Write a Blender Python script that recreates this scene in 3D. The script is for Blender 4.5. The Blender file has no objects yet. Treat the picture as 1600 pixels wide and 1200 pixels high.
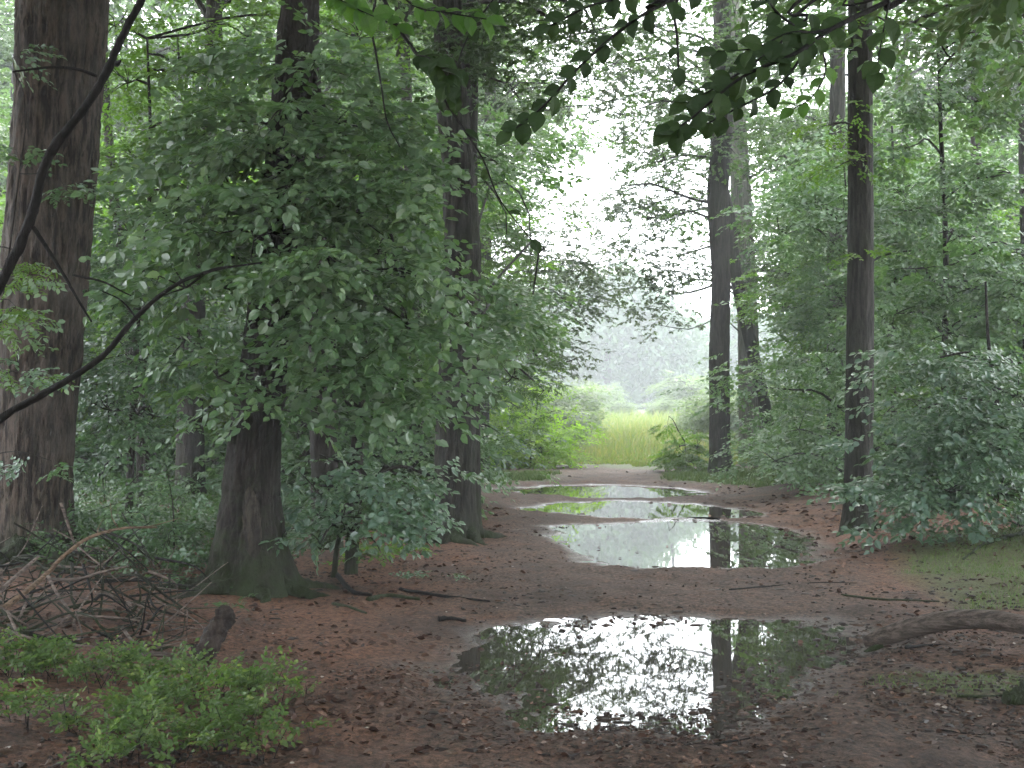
import bpy, math
import numpy as np
from mathutils import Matrix, Vector
S = bpy.context.scene
# ------------------------------------------------------------------ camera, sky, sun, exposure
CAM_H, F = 1.6, 2222.2
PITCH = math.atan(50 / F)
cam = bpy.data.objects.new('camera', bpy.data.cameras.new('camera'))
S.collection.objects.link(cam)
cam.location = (0, 0, CAM_H)
cam.rotation_euler = (math.pi / 2 + PITCH, 0, 0)
cam.data.sensor_width = 36; cam.data.lens = 50
cam.data.clip_start = 0.1; cam.data.clip_end = 3000
S.camera = cam
SUN_EL, SUN_AZ = math.radians(52), math.radians(8)      # azimuth clockwise from +Y
W = bpy.data.worlds.new('World'); S.world = W; W.use_nodes = True
nt = W.node_tree
bg = nt.nodes['Background']
sky = nt.nodes.new('ShaderNodeTexSky'); sky.sky_type = 'NISHITA'; sky.sun_disc = False
sky.sun_elevation = SUN_EL; sky.sun_rotation = SUN_AZ
sky.air_density = 1.0; sky.dust_density = 4.0
mx = nt.nodes.new('ShaderNodeMix'); mx.data_type = 'RGBA'
mx.inputs['Factor'].default_value = 0.88                 # closed overcast
mx.inputs['B'].default_value = (12.6, 13.2, 13.8, 1)
nt.links.new(sky.outputs[0], mx.inputs['A'])
nt.links.new(mx.outputs['Result'], bg.inputs['Color'])
bg.inputs['Strength'].default_value = 0.15
sun = bpy.data.objects.new('sun', bpy.data.lights.new('sun', 'SUN'))
S.collection.objects.link(sun)
sun.data.energy = 1.3; sun.data.angle = math.radians(25); sun.data.color = (1, 0.97, 0.92)
sd = Vector((math.sin(SUN_AZ) * math.cos(SUN_EL), math.cos(SUN_AZ) * math.cos(SUN_EL), math.sin(SUN_EL)))
sun.rotation_euler = sd.to_track_quat('Z', 'Y').to_euler()
sun.location = sd * 60
S.view_settings.view_transform = 'Standard'; S.view_settings.look = 'None'
S.view_settings.exposure = 2.12; S.view_settings.gamma = 1
S.view_settings.use_curve_mapping = False
S.render.engine = 'CYCLES'
cy = S.cycles
cy.use_denoising = True; cy.denoiser = 'OPENIMAGEDENOISE'
cy.max_bounces = 7; cy.diffuse_bounces = 4; cy.glossy_bounces = 3; cy.transmission_bounces = 5
cy.volume_bounces = 1; cy.transparent_max_bounces = 8
cy.sample_clamp_indirect = 6; cy.caustics_reflective = False; cy.caustics_refractive = False
cy.use_adaptive_sampling = True; cy.adaptive_threshold = 0.02

# ------------------------------------------------------------------ helpers
R = np.random.default_rng(7)
rotc = Matrix.Rotation(PITCH, 3, 'X')
def at(px, py, Y):
    d = rotc @ Vector(((px - 800) / F, 1.0, (600 - py) / F))
    k = Y / d.y
    return np.array([d.x * k, Y, CAM_H + d.z * k])
def gy(py):                                              # distance of a ground point seen at row py
    return CAM_H * F / (py - 650)
def _h(ix, iy, iz, s):
    h = (ix.astype(np.int64) * 374761393 + iy.astype(np.int64) * 668265263 + iz.astype(np.int64) * 2147483647 + s * 974711) & 0xffffffff
    h = ((h ^ (h >> 13)) * 1274126177) & 0xffffffff
    h = (h ^ (h >> 16)) & 0xffffff
    return h / float(0xffffff)
def vnoise(x, y, z=None, s=0):
    x = np.asarray(x, float); y = np.asarray(y, float)
    z = np.zeros_like(x) if z is None else np.asarray(z, float)
    ix, iy, iz = np.floor(x), np.floor(y), np.floor(z)
    fx, fy, fz = x - ix, y - iy, z - iz
    fx, fy, fz = [f * f * (3 - 2 * f) for f in (fx, fy, fz)]
    r = 0
    for a in (0, 1):
        for b in (0, 1):
            for c in (0, 1):
                r = r + _h(ix + a, iy + b, iz + c, s) * (fx if a else 1 - fx) * (fy if b else 1 - fy) * (fz if c else 1 - fz)
    return r * 2 - 1
def fbm(x, y, z=None, s=0, o=4):
    r, a, k = 0, 1.0, 1.0
    for i in range(o):
        r = r + a * vnoise(np.asarray(x) * k, np.asarray(y) * k, None if z is None else np.asarray(z) * k, s + i)
        a *= 0.5; k *= 2.03
    return r
def unit(v):
    v = np.asarray(v, float)
    return v / (np.linalg.norm(v, axis=-1, keepdims=True) + 1e-9)

class MB:
    """collects vertices, faces, a per-vertex random value; build() links ONE mesh object"""
    def __init__(s): s.v, s.f, s.r, s.n = [], [], [], 0
    def add(s, v, f, rnd=0.5):
        v = np.asarray(v, float).reshape(-1, 3)
        s.v.append(v); s.f.append(np.asarray(f, np.int64) + s.n)
        s.r.append(np.broadcast_to(np.asarray(rnd, float), (len(v),)).copy()); s.n += len(v)
    def more(s, f, off): s.f.append(np.asarray(f, np.int64) + off)
    def mesh(s, name, mat, org=(0, 0, 0), smooth=False):
        me = bpy.data.meshes.new(name)
        v = np.concatenate(s.v) - np.asarray(org, float)
        tot = np.concatenate([np.full(len(f), f.shape[1]) for f in s.f])
        loops = np.concatenate([f.ravel() for f in s.f])
        me.vertices.add(len(v)); me.vertices.foreach_set('co', v.astype(np.float32).ravel())
        me.loops.add(len(loops)); me.loops.foreach_set('vertex_index', loops.astype(np.int32))
        me.polygons.add(len(tot))
        me.polygons.foreach_set('loop_start', np.concatenate([[0], np.cumsum(tot)[:-1]]).astype(np.int32))
        me.polygons.foreach_set('loop_total', tot.astype(np.int32))
        me.polygons.foreach_set('use_smooth', np.full(len(tot), bool(smooth)))
        at_ = me.attributes.new('rnd', 'FLOAT', 'POINT'); at_.data.foreach_set('value', np.concatenate(s.r).astype(np.float32))
        me.update(calc_edges=True); me.materials.append(mat)
        return me
    def build(s, name, mat, parent=None, org=None, smooth=False):
        if org is None: org = parent['_o'] if parent is not None else (0, 0, 0)
        o = bpy.data.objects.new(name, s.mesh(name, mat, org, smooth))
        S.collection.objects.link(o)
        if parent is not None: o.parent = parent
        else: o.location = org
        return o
def tag(o, label=None, cat=None, group=None, kind=None):
    if label: o['label'] = label
    if cat: o['category'] = cat
    if group: o['group'] = group
    if kind: o['kind'] = kind
    return o
def thing(name, loc, label, cat, group=None):
    o = bpy.data.objects.new(name, None); S.collection.objects.link(o)
    o.location = loc; o.empty_display_size = 0.2
    o['_o'] = [float(c) for c in loc]
    return tag(o, label, cat, group)

def spline(pts, n):
    P = np.asarray(pts, float)
    if len(P) == 2: P = np.array([P[0], (P[0] + P[1]) / 2, P[1]])
    Q = np.vstack([2 * P[0] - P[1], P, 2 * P[-1] - P[-2]])
    t = np.linspace(0, len(P) - 1, n); i = np.minimum(t.astype(int), len(P) - 2); f = (t - i)[:, None]
    a, b, c, d = Q[i], Q[i + 1], Q[i + 2], Q[i + 3]
    return 0.5 * ((2 * b) + (c - a) * f + (2 * a - 5 * b + 4 * c - d) * f ** 2 + (3 * b - a - 3 * c + d) * f ** 3)
def tube(mb, pts, rad, sides=6, n=None, rough=0.0, cap=True, rnd=0.5, seed=0):
    pts = np.asarray(pts, float); rad = np.broadcast_to(np.asarray(rad, float), (len(pts),))
    if n:
        q = spline(np.column_stack([pts, rad]), n); pts, rad = q[:, :3], np.maximum(q[:, 3], 1e-4)
    T = unit(np.gradient(pts, axis=0))
    up = np.array([0.31, 0.2, 0.93]) if abs(T[0][2]) < 0.8 else np.array([1.0, 0.1, 0])
    A = unit(up - T * (T @ up)[:, None]); B = np.cross(T, A)
    th = np.linspace(0, 2 * math.pi, sides, endpoint=False)
    rr = rad[:, None] * np.ones(sides)
    if rough:
        rr = rr * (1 + rough * fbm(np.cos(th)[None] * 2 + 0 * rr, np.sin(th)[None] * 2 + 0 * rr, np.arange(len(pts))[:, None] * 0.6 + 0 * rr, seed, 3))
    v = pts[:, None] + rr[..., None] * (np.cos(th)[None, :, None] * A[:, None] + np.sin(th)[None, :, None] * B[:, None])
    m = len(pts); i = np.arange(m - 1)[:, None] * sides; j = np.arange(sides)[None]; k = (j + 1) % sides
    f = np.stack([i + j, i + k, i + sides + k, i + sides + j], -1).reshape(-1, 4)
    off = mb.n
    mb.add(v, f, rnd)
    if cap:
        mb.add(pts[[0, -1]], np.zeros((0, 3), int), rnd)
        c0, c1 = off + m * sides, off + m * sides + 1
        j = np.arange(sides); k = (j + 1) % sides
        mb.more(np.stack([np.full(sides, c0), k + off, j + off], -1), 0)
        mb.more(np.stack([np.full(sides, c1), j + off + (m - 1) * sides, k + off + (m - 1) * sides], -1), 0)

# ------------------------------------------------------------------ materials
def mat(name):
    m = bpy.data.materials.new(name); m.use_nodes = True
    t = m.node_tree; t.nodes.clear()
    out = t.nodes.new('ShaderNodeOutputMaterial'); b = t.nodes.new('ShaderNodeBsdfPrincipled')
    t.links.new(b.outputs[0], out.inputs[0])
    return m, t, b, out
def nd(t, typ, **k):
    n = t.nodes.new('ShaderNode' + typ)
    for a, v in k.items():
        if a in ('operation', 'data_type', 'blend_type', 'attribute_name', 'noise_dimensions', 'feature'): setattr(n, a, v)
        else: n.inputs[a].default_value = v
    return n
def mixc(t, fac, a, b):
    n = t.nodes.new('ShaderNodeMix'); n.data_type = 'RGBA'
    for key, val in (('Factor', fac), ('A', a), ('B', b)):
        if hasattr(val, 'links'): t.links.new(val, n.inputs[key])
        elif isinstance(val, (int, float)): n.inputs[key].default_value = val
        else: n.inputs[key].default_value = (*val, 1)
    return n.outputs['Result']
def math_(t, op, a, b=0.0, clamp=False):
    n = t.nodes.new('ShaderNodeMath'); n.operation = op; n.use_clamp = clamp
    for i, v in enumerate((a, b)):
        if hasattr(v, 'links'): t.links.new(v, n.inputs[i])
        else: n.inputs[i].default_value = v
    return n.outputs[0]
def noise(t, scale, detail=4, rough=0.6, stretch=None, co=None):
    n = nd(t, 'TexNoise', Scale=scale, Detail=detail, Roughness=rough)
    c = co or t.nodes.new('ShaderNodeTexCoord').outputs['Object']
    if stretch:
        mp = t.nodes.new('ShaderNodeMapping'); mp.inputs['Scale'].default_value = stretch
        t.links.new(c, mp.inputs[0]); c = mp.outputs[0]
    t.links.new(c, n.inputs['Vector'])
    return n.outputs[0]
def ramp(t, fac, lo, hi):
    n = nd(t, 'MapRange'); n.inputs['From Min'].default_value = lo; n.inputs['From Max'].default_value = hi
    t.links.new(fac, n.inputs['Value']); return n.outputs[0]
def bump(t, b, h, strength, dist):
    n = nd(t, 'Bump', Strength=strength, Distance=dist); t.links.new(h, n.inputs['Height'])
    t.links.new(n.outputs[0], b.inputs['Normal'])

def leaf_mat(name, ca, cb, cc, trans=0.45, rough=0.42, tcol=None, per_object=False, spec=0.5):
    m, t, b, out = mat(name)
    if per_object: rv = t.nodes.new('ShaderNodeObjectInfo').outputs['Random']
    else: rv = nd(t, 'Attribute', attribute_name='rnd').outputs['Fac']
    cr = t.nodes.new('ShaderNodeValToRGB'); e = cr.color_ramp.elements
    e[0].color = (*ca, 1); e[1].color = (*cc, 1); k = e.new(0.55); k.color = (*cb, 1)
    t.links.new(rv, cr.inputs[0])
    n1 = noise(t, 45, 3)
    c = mixc(t, ramp(t, n1, 0.35, 0.75), cr.outputs[0], [x * 0.72 for x in cb])
    t.links.new(c, b.inputs['Base Color'])
    b.inputs['Roughness'].default_value = rough; b.inputs['IOR'].default_value = 1.45
    b.inputs['Specular IOR Level'].default_value = spec
    tr = t.nodes.new('ShaderNodeBsdfTranslucent')
    mul = t.nodes.new('ShaderNodeMix'); mul.data_type = 'RGBA'; mul.blend_type = 'MULTIPLY'; mul.inputs['Factor'].default_value = 1
    t.links.new(c, mul.inputs['A']); mul.inputs['B'].default_value = (*(tcol or (1.5, 1.75, 0.7)), 1)
    t.links.new(mul.outputs['Result'], tr.inputs[0])
    ms = t.nodes.new('ShaderNodeMixShader'); ms.inputs[0].default_value = trans
    t.links.new(b.outputs[0], ms.inputs[1]); t.links.new(tr.outputs[0], ms.inputs[2])
    t.links.new(ms.outputs[0], out.inputs[0])
    return m
M = {}
M['beech'] = leaf_mat('beech_leaves', (0.06, 0.115, 0.055), (0.10, 0.175, 0.085), (0.19, 0.27, 0.14), 0.35, 0.34, spec=.7)
M['airy'] = leaf_mat('thin_backlit_leaves', (0.09, 0.13, 0.075), (0.13, 0.18, 0.10), (0.20, 0.25, 0.13), 0.62, 0.4, (1.25, 1.35, .85))
M['beech_leaf'] = leaf_mat('beech_leaf', (0.07, 0.13, 0.065), (0.13, 0.205, 0.115), (0.22, 0.30, 0.19), 0.3, 0.32, per_object=True, spec=.8)
M['teal'] = leaf_mat('blue_green_leaves', (0.05, 0.098, 0.052), (0.08, 0.145, 0.08), (0.14, 0.21, 0.12), 0.28, 0.33, spec=.7)
M['teal_leaf'] = leaf_mat('blue_green_leaf', (0.06, 0.11, 0.075), (0.09, 0.155, 0.11), (0.16, 0.23, 0.17), 0.25, 0.3, per_object=True, spec=.8)
M['fresh'] = leaf_mat('fresh_green_leaves', (0.07, 0.13, 0.03), (0.10, 0.18, 0.04), (0.16, 0.24, 0.05), 0.5, 0.45)
M['lime'] = leaf_mat('lime_green_leaves', (0.14, 0.24, 0.03), (0.2, 0.32, 0.045), (0.28, 0.38, 0.06), 0.6, 0.5)
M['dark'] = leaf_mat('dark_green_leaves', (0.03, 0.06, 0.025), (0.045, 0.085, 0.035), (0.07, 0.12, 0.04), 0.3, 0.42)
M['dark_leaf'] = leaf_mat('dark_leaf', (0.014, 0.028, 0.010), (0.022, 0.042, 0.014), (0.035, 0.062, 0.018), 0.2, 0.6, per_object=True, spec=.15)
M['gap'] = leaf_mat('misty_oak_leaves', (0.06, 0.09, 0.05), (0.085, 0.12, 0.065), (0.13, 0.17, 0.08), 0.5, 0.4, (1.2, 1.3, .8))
M['fresh_leaf'] = leaf_mat('fresh_green_leaf', (0.045, 0.10, 0.025), (0.06, 0.13, 0.03), (0.09, 0.17, 0.04), 0.5, 0.5, per_object=True, spec=.3)  # fresh, more translucent green as the leaf's own colour
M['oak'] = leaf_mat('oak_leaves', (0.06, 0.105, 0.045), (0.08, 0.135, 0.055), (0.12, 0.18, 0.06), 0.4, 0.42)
M['bilberry'] = leaf_mat('bilberry_leaves', (0.032, 0.058, 0.02), (0.068, 0.112, 0.035), (0.18, 0.21, 0.07), 0.45, 0.5, spec=.3)
M['far'] = leaf_mat('far_leaves', (0.05, 0.09, 0.05), (0.06, 0.11, 0.06), (0.08, 0.13, 0.06), 0.3, 0.5)
M['grass'] = leaf_mat('grass_blades', (0.045, 0.085, 0.022), (0.075, 0.12, 0.033), (0.13, 0.15, 0.055), 0.3, 0.55)
M['meadow'] = leaf_mat('meadow_grass', (0.11, 0.17, 0.05), (0.17, 0.2, 0.08), (0.30, 0.24, 0.13), 0.4, 0.6)
M['pale'] = leaf_mat('pale_dead_leaves', (0.16, 0.11, 0.09), (0.25, 0.2, 0.17), (0.38, 0.33, 0.28), 0.05, 0.4, (1, 0.8, 0.6))
M['litter'] = leaf_mat('dead_leaves', (0.02, 0.012, 0.01), (0.06, 0.031, 0.021), (0.2, 0.12, 0.085), 0.05, 0.65, (1, 0.8, 0.6), spec=.2)
M['chips'] = leaf_mat('wet_bark_chips', (0.009, 0.006, 0.005), (0.026, 0.016, 0.012), (0.10, 0.06, 0.04), 0.0, 0.6, spec=.2)

def bark(name, c1, c2, c3, moss=0.0, mh=0.8, scale=1.0, strength=0.9, along='z'):
    m, t, b, out = mat(name)
    co = t.nodes.new('ShaderNodeTexCoord').outputs['Object']
    a = noise(t, 22 * scale, 6, 0.65, (1, 1, 0.13) if along == 'z' else (0.1, 1, 1), co)
    f = noise(t, 90 * scale, 4, 0.6, (1, 1, 0.3) if along == 'z' else (0.25, 1, 1), co)
    g = noise(t, 2.2, 3, 0.5, None, co)
    c = mixc(t, ramp(t, a, 0.42, 0.60), c1, c2)
    c = mixc(t, math_(t, 'MULTIPLY', ramp(t, g, 0.45, 0.7), 0.6), c, c3)
    c = mixc(t, math_(t, 'MULTIPLY', ramp(t, f, 0.35, 0.7), 0.3), c, [x * 0.5 for x in c1])
    if moss:
        sep = t.nodes.new('ShaderNodeSeparateXYZ'); t.links.new(co, sep.inputs[0])
        hm = nd(t, 'MapRange'); hm.inputs['From Min'].default_value = mh; hm.inputs['From Max'].default_value = 0.0
        t.links.new(sep.outputs[2], hm.inputs['Value'])
        mn = noise(t, 7, 5, 0.7, None, co)
        mf = math_(t, 'MULTIPLY', math_(t, 'ADD', hm.outputs[0], math_(t, 'MULTIPLY', math_(t, 'SUBTRACT', mn, 0.55), 3)), moss, True)
        c = mixc(t, mf, c, (0.022, 0.032, 0.011))
    t.links.new(c, b.inputs['Base Color'])
    b.inputs['Roughness'].default_value = 0.7; b.inputs['Specular IOR Level'].default_value = 0.15
    h = math_(t, 'ADD', a, math_(t, 'MULTIPLY', f, 0.35))
    bump(t, b, h, min(1, strength + .1), 0.05)
    return m
M['bark_red'] = bark('fissured_red_brown_bark', (0.016, 0.012, 0.010), (0.10, 0.076, 0.06), (0.13, 0.11, 0.092), 0.35, 0.7)
M['bark_dark'] = bark('dark_wet_bark', (0.009, 0.007, 0.006), (0.034, 0.027, 0.024), (0.026, 0.027, 0.018), 0.9, 1.0)
M['bark_mid'] = bark('grey_brown_bark', (0.012, 0.011, 0.009), (0.048, 0.043, 0.036), (0.03, 0.036, 0.022), 0.5, 0.6)
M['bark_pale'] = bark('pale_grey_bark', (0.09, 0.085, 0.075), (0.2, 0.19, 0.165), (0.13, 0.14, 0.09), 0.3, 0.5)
M['twig'] = bark('wet_dark_twig', (0.004, 0.0035, 0.003), (0.012, 0.010, 0.009), (0.010, 0.009, 0.007), 0, 1, 2, 0.4)
M['bark_mid2'] = bark('rotten_dark_wood', (0.010, 0.007, 0.006), (0.045, 0.033, 0.027), (0.03, 0.024, 0.018), 0, 1, 1, .8)
M['deadwood'] = bark('grey_dead_wood', (0.05, 0.038, 0.032), (0.2, 0.155, 0.13), (0.13, 0.105, 0.09), 0, 1, 1.6, 0.6, 'x')
M['palewood'] = bark('split_tan_wood', (0.09, 0.06, 0.04), (0.22, 0.15, 0.10), (0.12, 0.09, 0.065), 0, 1, 2, 0.7, 'x')
M['log'] = bark('weathered_log_bark', (0.03, 0.022, 0.018), (0.16, 0.125, 0.105), (0.09, 0.075, 0.062), 0, 1, 1.6, 0.9, 'x')
M['scar'] = bark('bare_scar_wood', (0.018, 0.015, 0.012), (0.06, 0.05, 0.04), (0.03, 0.028, 0.02), 0, 1, 1.2, 0.9)

# ------------------------------------------------------------------ ground and puddles
# puddle outlines as they lie on the ground (metres), from a perspective survey
def onground(pts): return np.array([at(px, py, gy(py))[:2] for px, py in pts])
PUD = [
    onground([(700, 1035), (760, 985), (900, 964), (1090, 958), (1240, 966), (1330, 1000), (1300, 1045), (1235, 1090), (1130, 1122), (960, 1132), (840, 1122), (770, 1090)]),
    onground([(845, 820), (950, 817), (1100, 808), (1215, 822), (1272, 845), (1268, 872), (1200, 884), (1060, 884), (955, 882), (915, 858)]),
    onground([(815, 794), (860, 786), (960, 781), (1090, 786), (1190, 800), (1150, 809), (1050, 808), (960, 808), (880, 800)]),
    onground([(785, 764), (850, 758), (960, 756), (1060, 762), (1100, 770), (1040, 776), (930, 776), (850, 772)]),
]
LEVEL = [-0.02, -0.02, -0.02, -0.02]
def sdist(x, y, poly):                                   # signed distance, negative inside
    d = np.full(x.shape, 1e9); ins = np.zeros(x.shape, bool)
    n = len(poly)
    for i in range(n):
        a, b = poly[i], poly[(i + 1) % n]
        e = b - a; t = np.clip(((x - a[0]) * e[0] + (y - a[1]) * e[1]) / (e @ e), 0, 1)
        d = np.minimum(d, np.hypot(x - a[0] - t * e[0], y - a[1] - t * e[1]))
        c = ((a[1] > y) != (b[1] > y)) & (x < (b[0] - a[0]) * (y - a[1]) / (b[1] - a[1] + 1e-12) + a[0])
        ins ^= c
    return np.where(ins, -d, d)
def path_x(y): return 0.9 + 0.035 * (y - 8) + 0.25 * np.sin(y * 0.13)
def ground_z(x, y, fine=True):
    x = np.asarray(x, float); y = np.asarray(y, float)
    off = np.abs(x - path_x(y))
    bank = np.clip((off - 2.3) / 3.0, 0, 1); bank = bank * bank * (3 - 2 * bank)
    fade = np.clip((y - 40) / 8, 0, 1)
    z = 0.03 + bank * (0.14 + 0.10 * fbm(x * 0.35, y * 0.35, s=3)) * (1 - 0.6 * fade)
    z = z + 0.025 * fbm(x * 0.7, y * 0.45, s=11, o=3) * (1 - fade)
    z = z + 0.016 * np.abs(fbm(x * 1.6, y * 1.1, s=71, o=3)) * (1 - fade)
    z = z + np.clip((y - 62) * .02, 0, 2.4)
    if fine: z = z + 0.017 * fbm(x * 4.5, y * 2.6, s=21, o=4)
    sm = 1e9 * np.ones_like(x)
    for poly, L in zip(PUD, LEVEL):
        s = sdist(x, y, poly) + 0.2 * fbm(x * 2.2, y * 1.0, s=31, o=5)
        prof = L + np.where(s < 0, np.maximum(s * 0.06, -0.034), s * 0.05)
        if fine: prof = prof + 0.011 * fbm(x * 7, y * 3.6, s=41, o=5) * np.clip(1.3 - np.abs(s + .15) * 1.0, .4, 1)
        w = np.clip(1 - (s - 0.15) / 0.55, 0, 1); w = w * w * (3 - 2 * w)
        z = z * (1 - w) + prof * w
        sm = np.minimum(sm, s)
    return z, sm
def gz(x, y): return float(ground_z(np.array([x]), np.array([y]), False)[0][0])
def axis(stops):                                         # [(value, spacing)...] graded axis
    out = [stops[0][0]]
    for (a, s0), (b, s1) in zip(stops, stops[1:]):
        while out[-1] < b - 1e-6:
            t = (out[-1] - a) / (b - a); out.append(out[-1] + s0 + (s1 - s0) * t)
        out[-1] = b
    return np.array(out)
xs = axis([(-900, 120), (-60, 8), (-14, 0.6), (-4, 0.05), (-2.2, 0.032), (4.5, 0.032), (7, 0.06), (16, 0.6), (60, 8), (900, 120)])
ys = axis([(-300, 60), (-20, 4), (4, 0.12), (6.2, 0.035), (12, 0.045), (24, 0.09), (45, 0.3), (80, 3), (200, 20), (2500, 300)])
X, Yg = np.meshgrid(xs, ys)
Z, SM = ground_z(X, Yg)
# low hill country beyond the meadow
mb = MB()
nx, ny = len(xs), len(ys)
i = np.arange(ny - 1)[:, None] * nx; j = np.arange(nx - 1)[None]
mb.add(np.stack([X, Yg, Z], -1), np.stack([i + j, i + j + 1, i + nx + j + 1, i + nx + j], -1).reshape(-1, 4))
m, t, b, out = mat('forest_floor')
co = t.nodes.new('ShaderNodeTexCoord').outputs['Object']
wet = nd(t, 'Attribute', attribute_name='wet').outputs['Fac']
grs = nd(t, 'Attribute', attribute_name='grassy').outputs['Fac']
red = nd(t, 'Attribute', attribute_name='needles').outputs['Fac']
n1 = noise(t, 1.4, 5, 0.6, None, co); n2 = noise(t, 26, 6, 0.75, (1, 0.8, 1), co); n3 = noise(t, 75, 4, 0.8, None, co)
c = mixc(t, ramp(t, n2, 0.40, 0.64), (0.018, 0.011, 0.0075), (0.135, 0.079, 0.054))
cr_ = mixc(t, ramp(t, n2, 0.33, 0.66), (0.026, 0.013, 0.008), (0.22, 0.10, 0.055))
rf = math_(t, 'ADD', red, math_(t, 'MULTIPLY', math_(t, 'SUBTRACT', n1, 0.5), 2.2), True)
c = mixc(t, rf, c, cr_)
c = mixc(t, math_(t, 'MULTIPLY', ramp(t, n3, 0.60, 0.70), 0.35), c, (0.2, 0.14, 0.11))
c = mixc(t, math_(t, 'MULTIPLY', ramp(t, n3, 0.44, 0.36), 0.7), c, (0.012, 0.009, 0.008))
b.inputs['Specular IOR Level'].default_value = 0.22
c = mixc(t, math_(t, 'MULTIPLY', ramp(t, noise(t, 0.9, 6, 0.7, (1, .7, 1), co), 0.48, 0.62), 0.6), c, (0.024, 0.015, 0.012))
gc = mixc(t, ramp(t, n2, 0.3, 0.7), (0.03, 0.042, 0.014), (0.085, 0.105, 0.035))
gf = math_(t, 'ADD', grs, math_(t, 'MULTIPLY', math_(t, 'SUBTRACT', n2, 0.5), 1.6), True)
c = mixc(t, math_(t, 'MULTIPLY', gf, math_(t, 'GREATER_THAN', grs, 0.02)), c, gc)
c = mixc(t, math_(t, 'MULTIPLY', wet, 0.45), c, (0.035, 0.028, 0.026))
t.links.new(c, b.inputs['Base Color'])
t.links.new(ramp(t, math_(t, 'ADD', wet, math_(t, 'MULTIPLY', math_(t, 'SUBTRACT', n2, 0.5), 0.5)), 1.25, -0.35), b.inputs['Roughness'])
bump(t, b, math_(t, 'ADD', n2, math_(t, 'MULTIPLY', n3, 0.5)), 1.0, 0.03)
gr = mb.build('ground', m, smooth=True); tag(gr, 'brown muddy forest floor and track running out to the meadow', kind='structure')
def fattr(o, name, arr):
    a = o.data.attributes.new(name, 'FLOAT', 'POINT'); a.data.foreach_set('value', np.ascontiguousarray(arr, np.float32).ravel())
fattr(gr, 'wet', np.clip(1 - (SM + 0.02) / 0.34, 0, 1))
OFF = X - path_x(Yg)
gA = onground([(1420, 870), (1500, 855), (1700, 860), (1750, 950), (1520, 955), (1430, 905)])
gB = onground([(1440, 1065), (1500, 1056), (1600, 1058), (1610, 1085), (1520, 1095), (1450, 1085)])
gC = onground([(740, 760), (700, 752), (780, 742), (860, 740), (850, 752)])
gD = onground([(1050, 752), (1060, 740), (1300, 742), (1340, 770), (1200, 765)])
GP = [gA, gB, gC, gD]
def grassy(x, y):
    g = np.zeros_like(x)
    for p in GP: g = np.maximum(g, np.clip(0.75 - sdist(x, y, p) / (0.06 * y ** 0.7), 0, 1) * 0.8)
    edge = 41.5 + 1.2 * np.sin(x * 1.3)
    onpath = np.clip(1.4 - np.abs(x - path_x(y)) / 1.9, 0, 1)
    return np.maximum(g, np.clip((y - edge - 2.0 * onpath) / 1.5, 0, 1.5))
fattr(gr, 'grassy', grassy(X, Yg))
ndl = np.clip((np.abs(OFF - 0.1) - 1.2) / 1.6, 0, .85) * np.clip((30 - Yg) / 10, 0.1, 1)
fattr(gr, 'needles', ndl)

m, t, b, out = mat('puddle_water')
b.inputs['Base Color'].default_value = (0.035, 0.03, 0.024, 1); b.inputs['Roughness'].default_value = 0.015
b.inputs['IOR'].default_value = 1.36
b.inputs['Transmission Weight'].default_value = 0.0
wn = noise(t, 2.5, 2, 0.5, (1, 0.5, 1)); bump(t, b, wn, 0.05, 0.01)
M['water'] = m
PL = ['large near puddle across the track mirroring sky and trunks', 'second puddle along the track, solid white with sky reflection',
      'narrow third puddle strip behind the wide white one', 'farthest thin puddle strip near the meadow']
for poly, L, lb in zip(PUD, LEVEL, PL):
    lo, hi = poly.min(0) - 0.5, poly.max(0) + 0.5
    gx, gyy = np.meshgrid(np.arange(lo[0], hi[0], 0.08), np.arange(lo[1], hi[1], 0.12))
    keep = sdist(gx, gyy, poly) < 0.42
    idx = np.arange(gx.size).reshape(gx.shape)
    k = keep[:-1, :-1] & keep[1:, 1:] & keep[1:, :-1] & keep[:-1, 1:]
    f = np.stack([idx[:-1, :-1][k], idx[:-1, 1:][k], idx[1:, 1:][k], idx[1:, :-1][k]], -1)
    w = MB(); w.add(np.stack([gx, gyy, np.full_like(gx, L)], -1), f)
    tag(w.build('puddle', M['water'], smooth=True), lb, kind='structure')

# ------------------------------------------------------------------ leaves
L8V = np.array([[0, 0, 0], [.28, 0, -.03], [.65, 0, -.02], [1, 0, -.1], [.26, .29, .06], [.66, .28, .06], [.26, -.29, .06], [.66, -.28, .06]])
L8F = [np.array([[0, 1, 4], [0, 6, 1], [5, 2, 3], [2, 7, 3]]), np.array([[4, 1, 2, 5], [1, 6, 7, 2]])]
L6V = np.array([[0, 0, 0], [.28, .31, .06], [.68, .27, .05], [1, 0, -.06], [.68, -.27, .05], [.28, -.31, .06]])
L6F = [np.array([[0, 3, 2, 1], [0, 5, 4, 3]])]
L4V = np.array([[0, 0, 0], [.45, .33, .05], [1, 0, -.05], [.45, -.33, .05]])
L4F = [np.array([[0, 2, 1], [0, 3, 2]])]
LNV = L6V * np.array([1, .45, 1])
LBV = np.array([[0, 0, 0], [.25, 0, .0], [.5, 0, -.02], [.78, 0, -.09], [1, 0, -.2], [.14, .24, .04], [.42, .38, .06], [.72, .30, .04], [.14, -.24, .04], [.42, -.38, .06], [.72, -.30, .04]])
LBF = [np.array([[0, 1, 5], [0, 8, 1], [7, 3, 4], [3, 10, 4]]), np.array([[5, 1, 2, 6], [6, 2, 3, 7], [1, 8, 9, 2], [2, 9, 10, 3]])]                           # narrow leaflet
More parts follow.
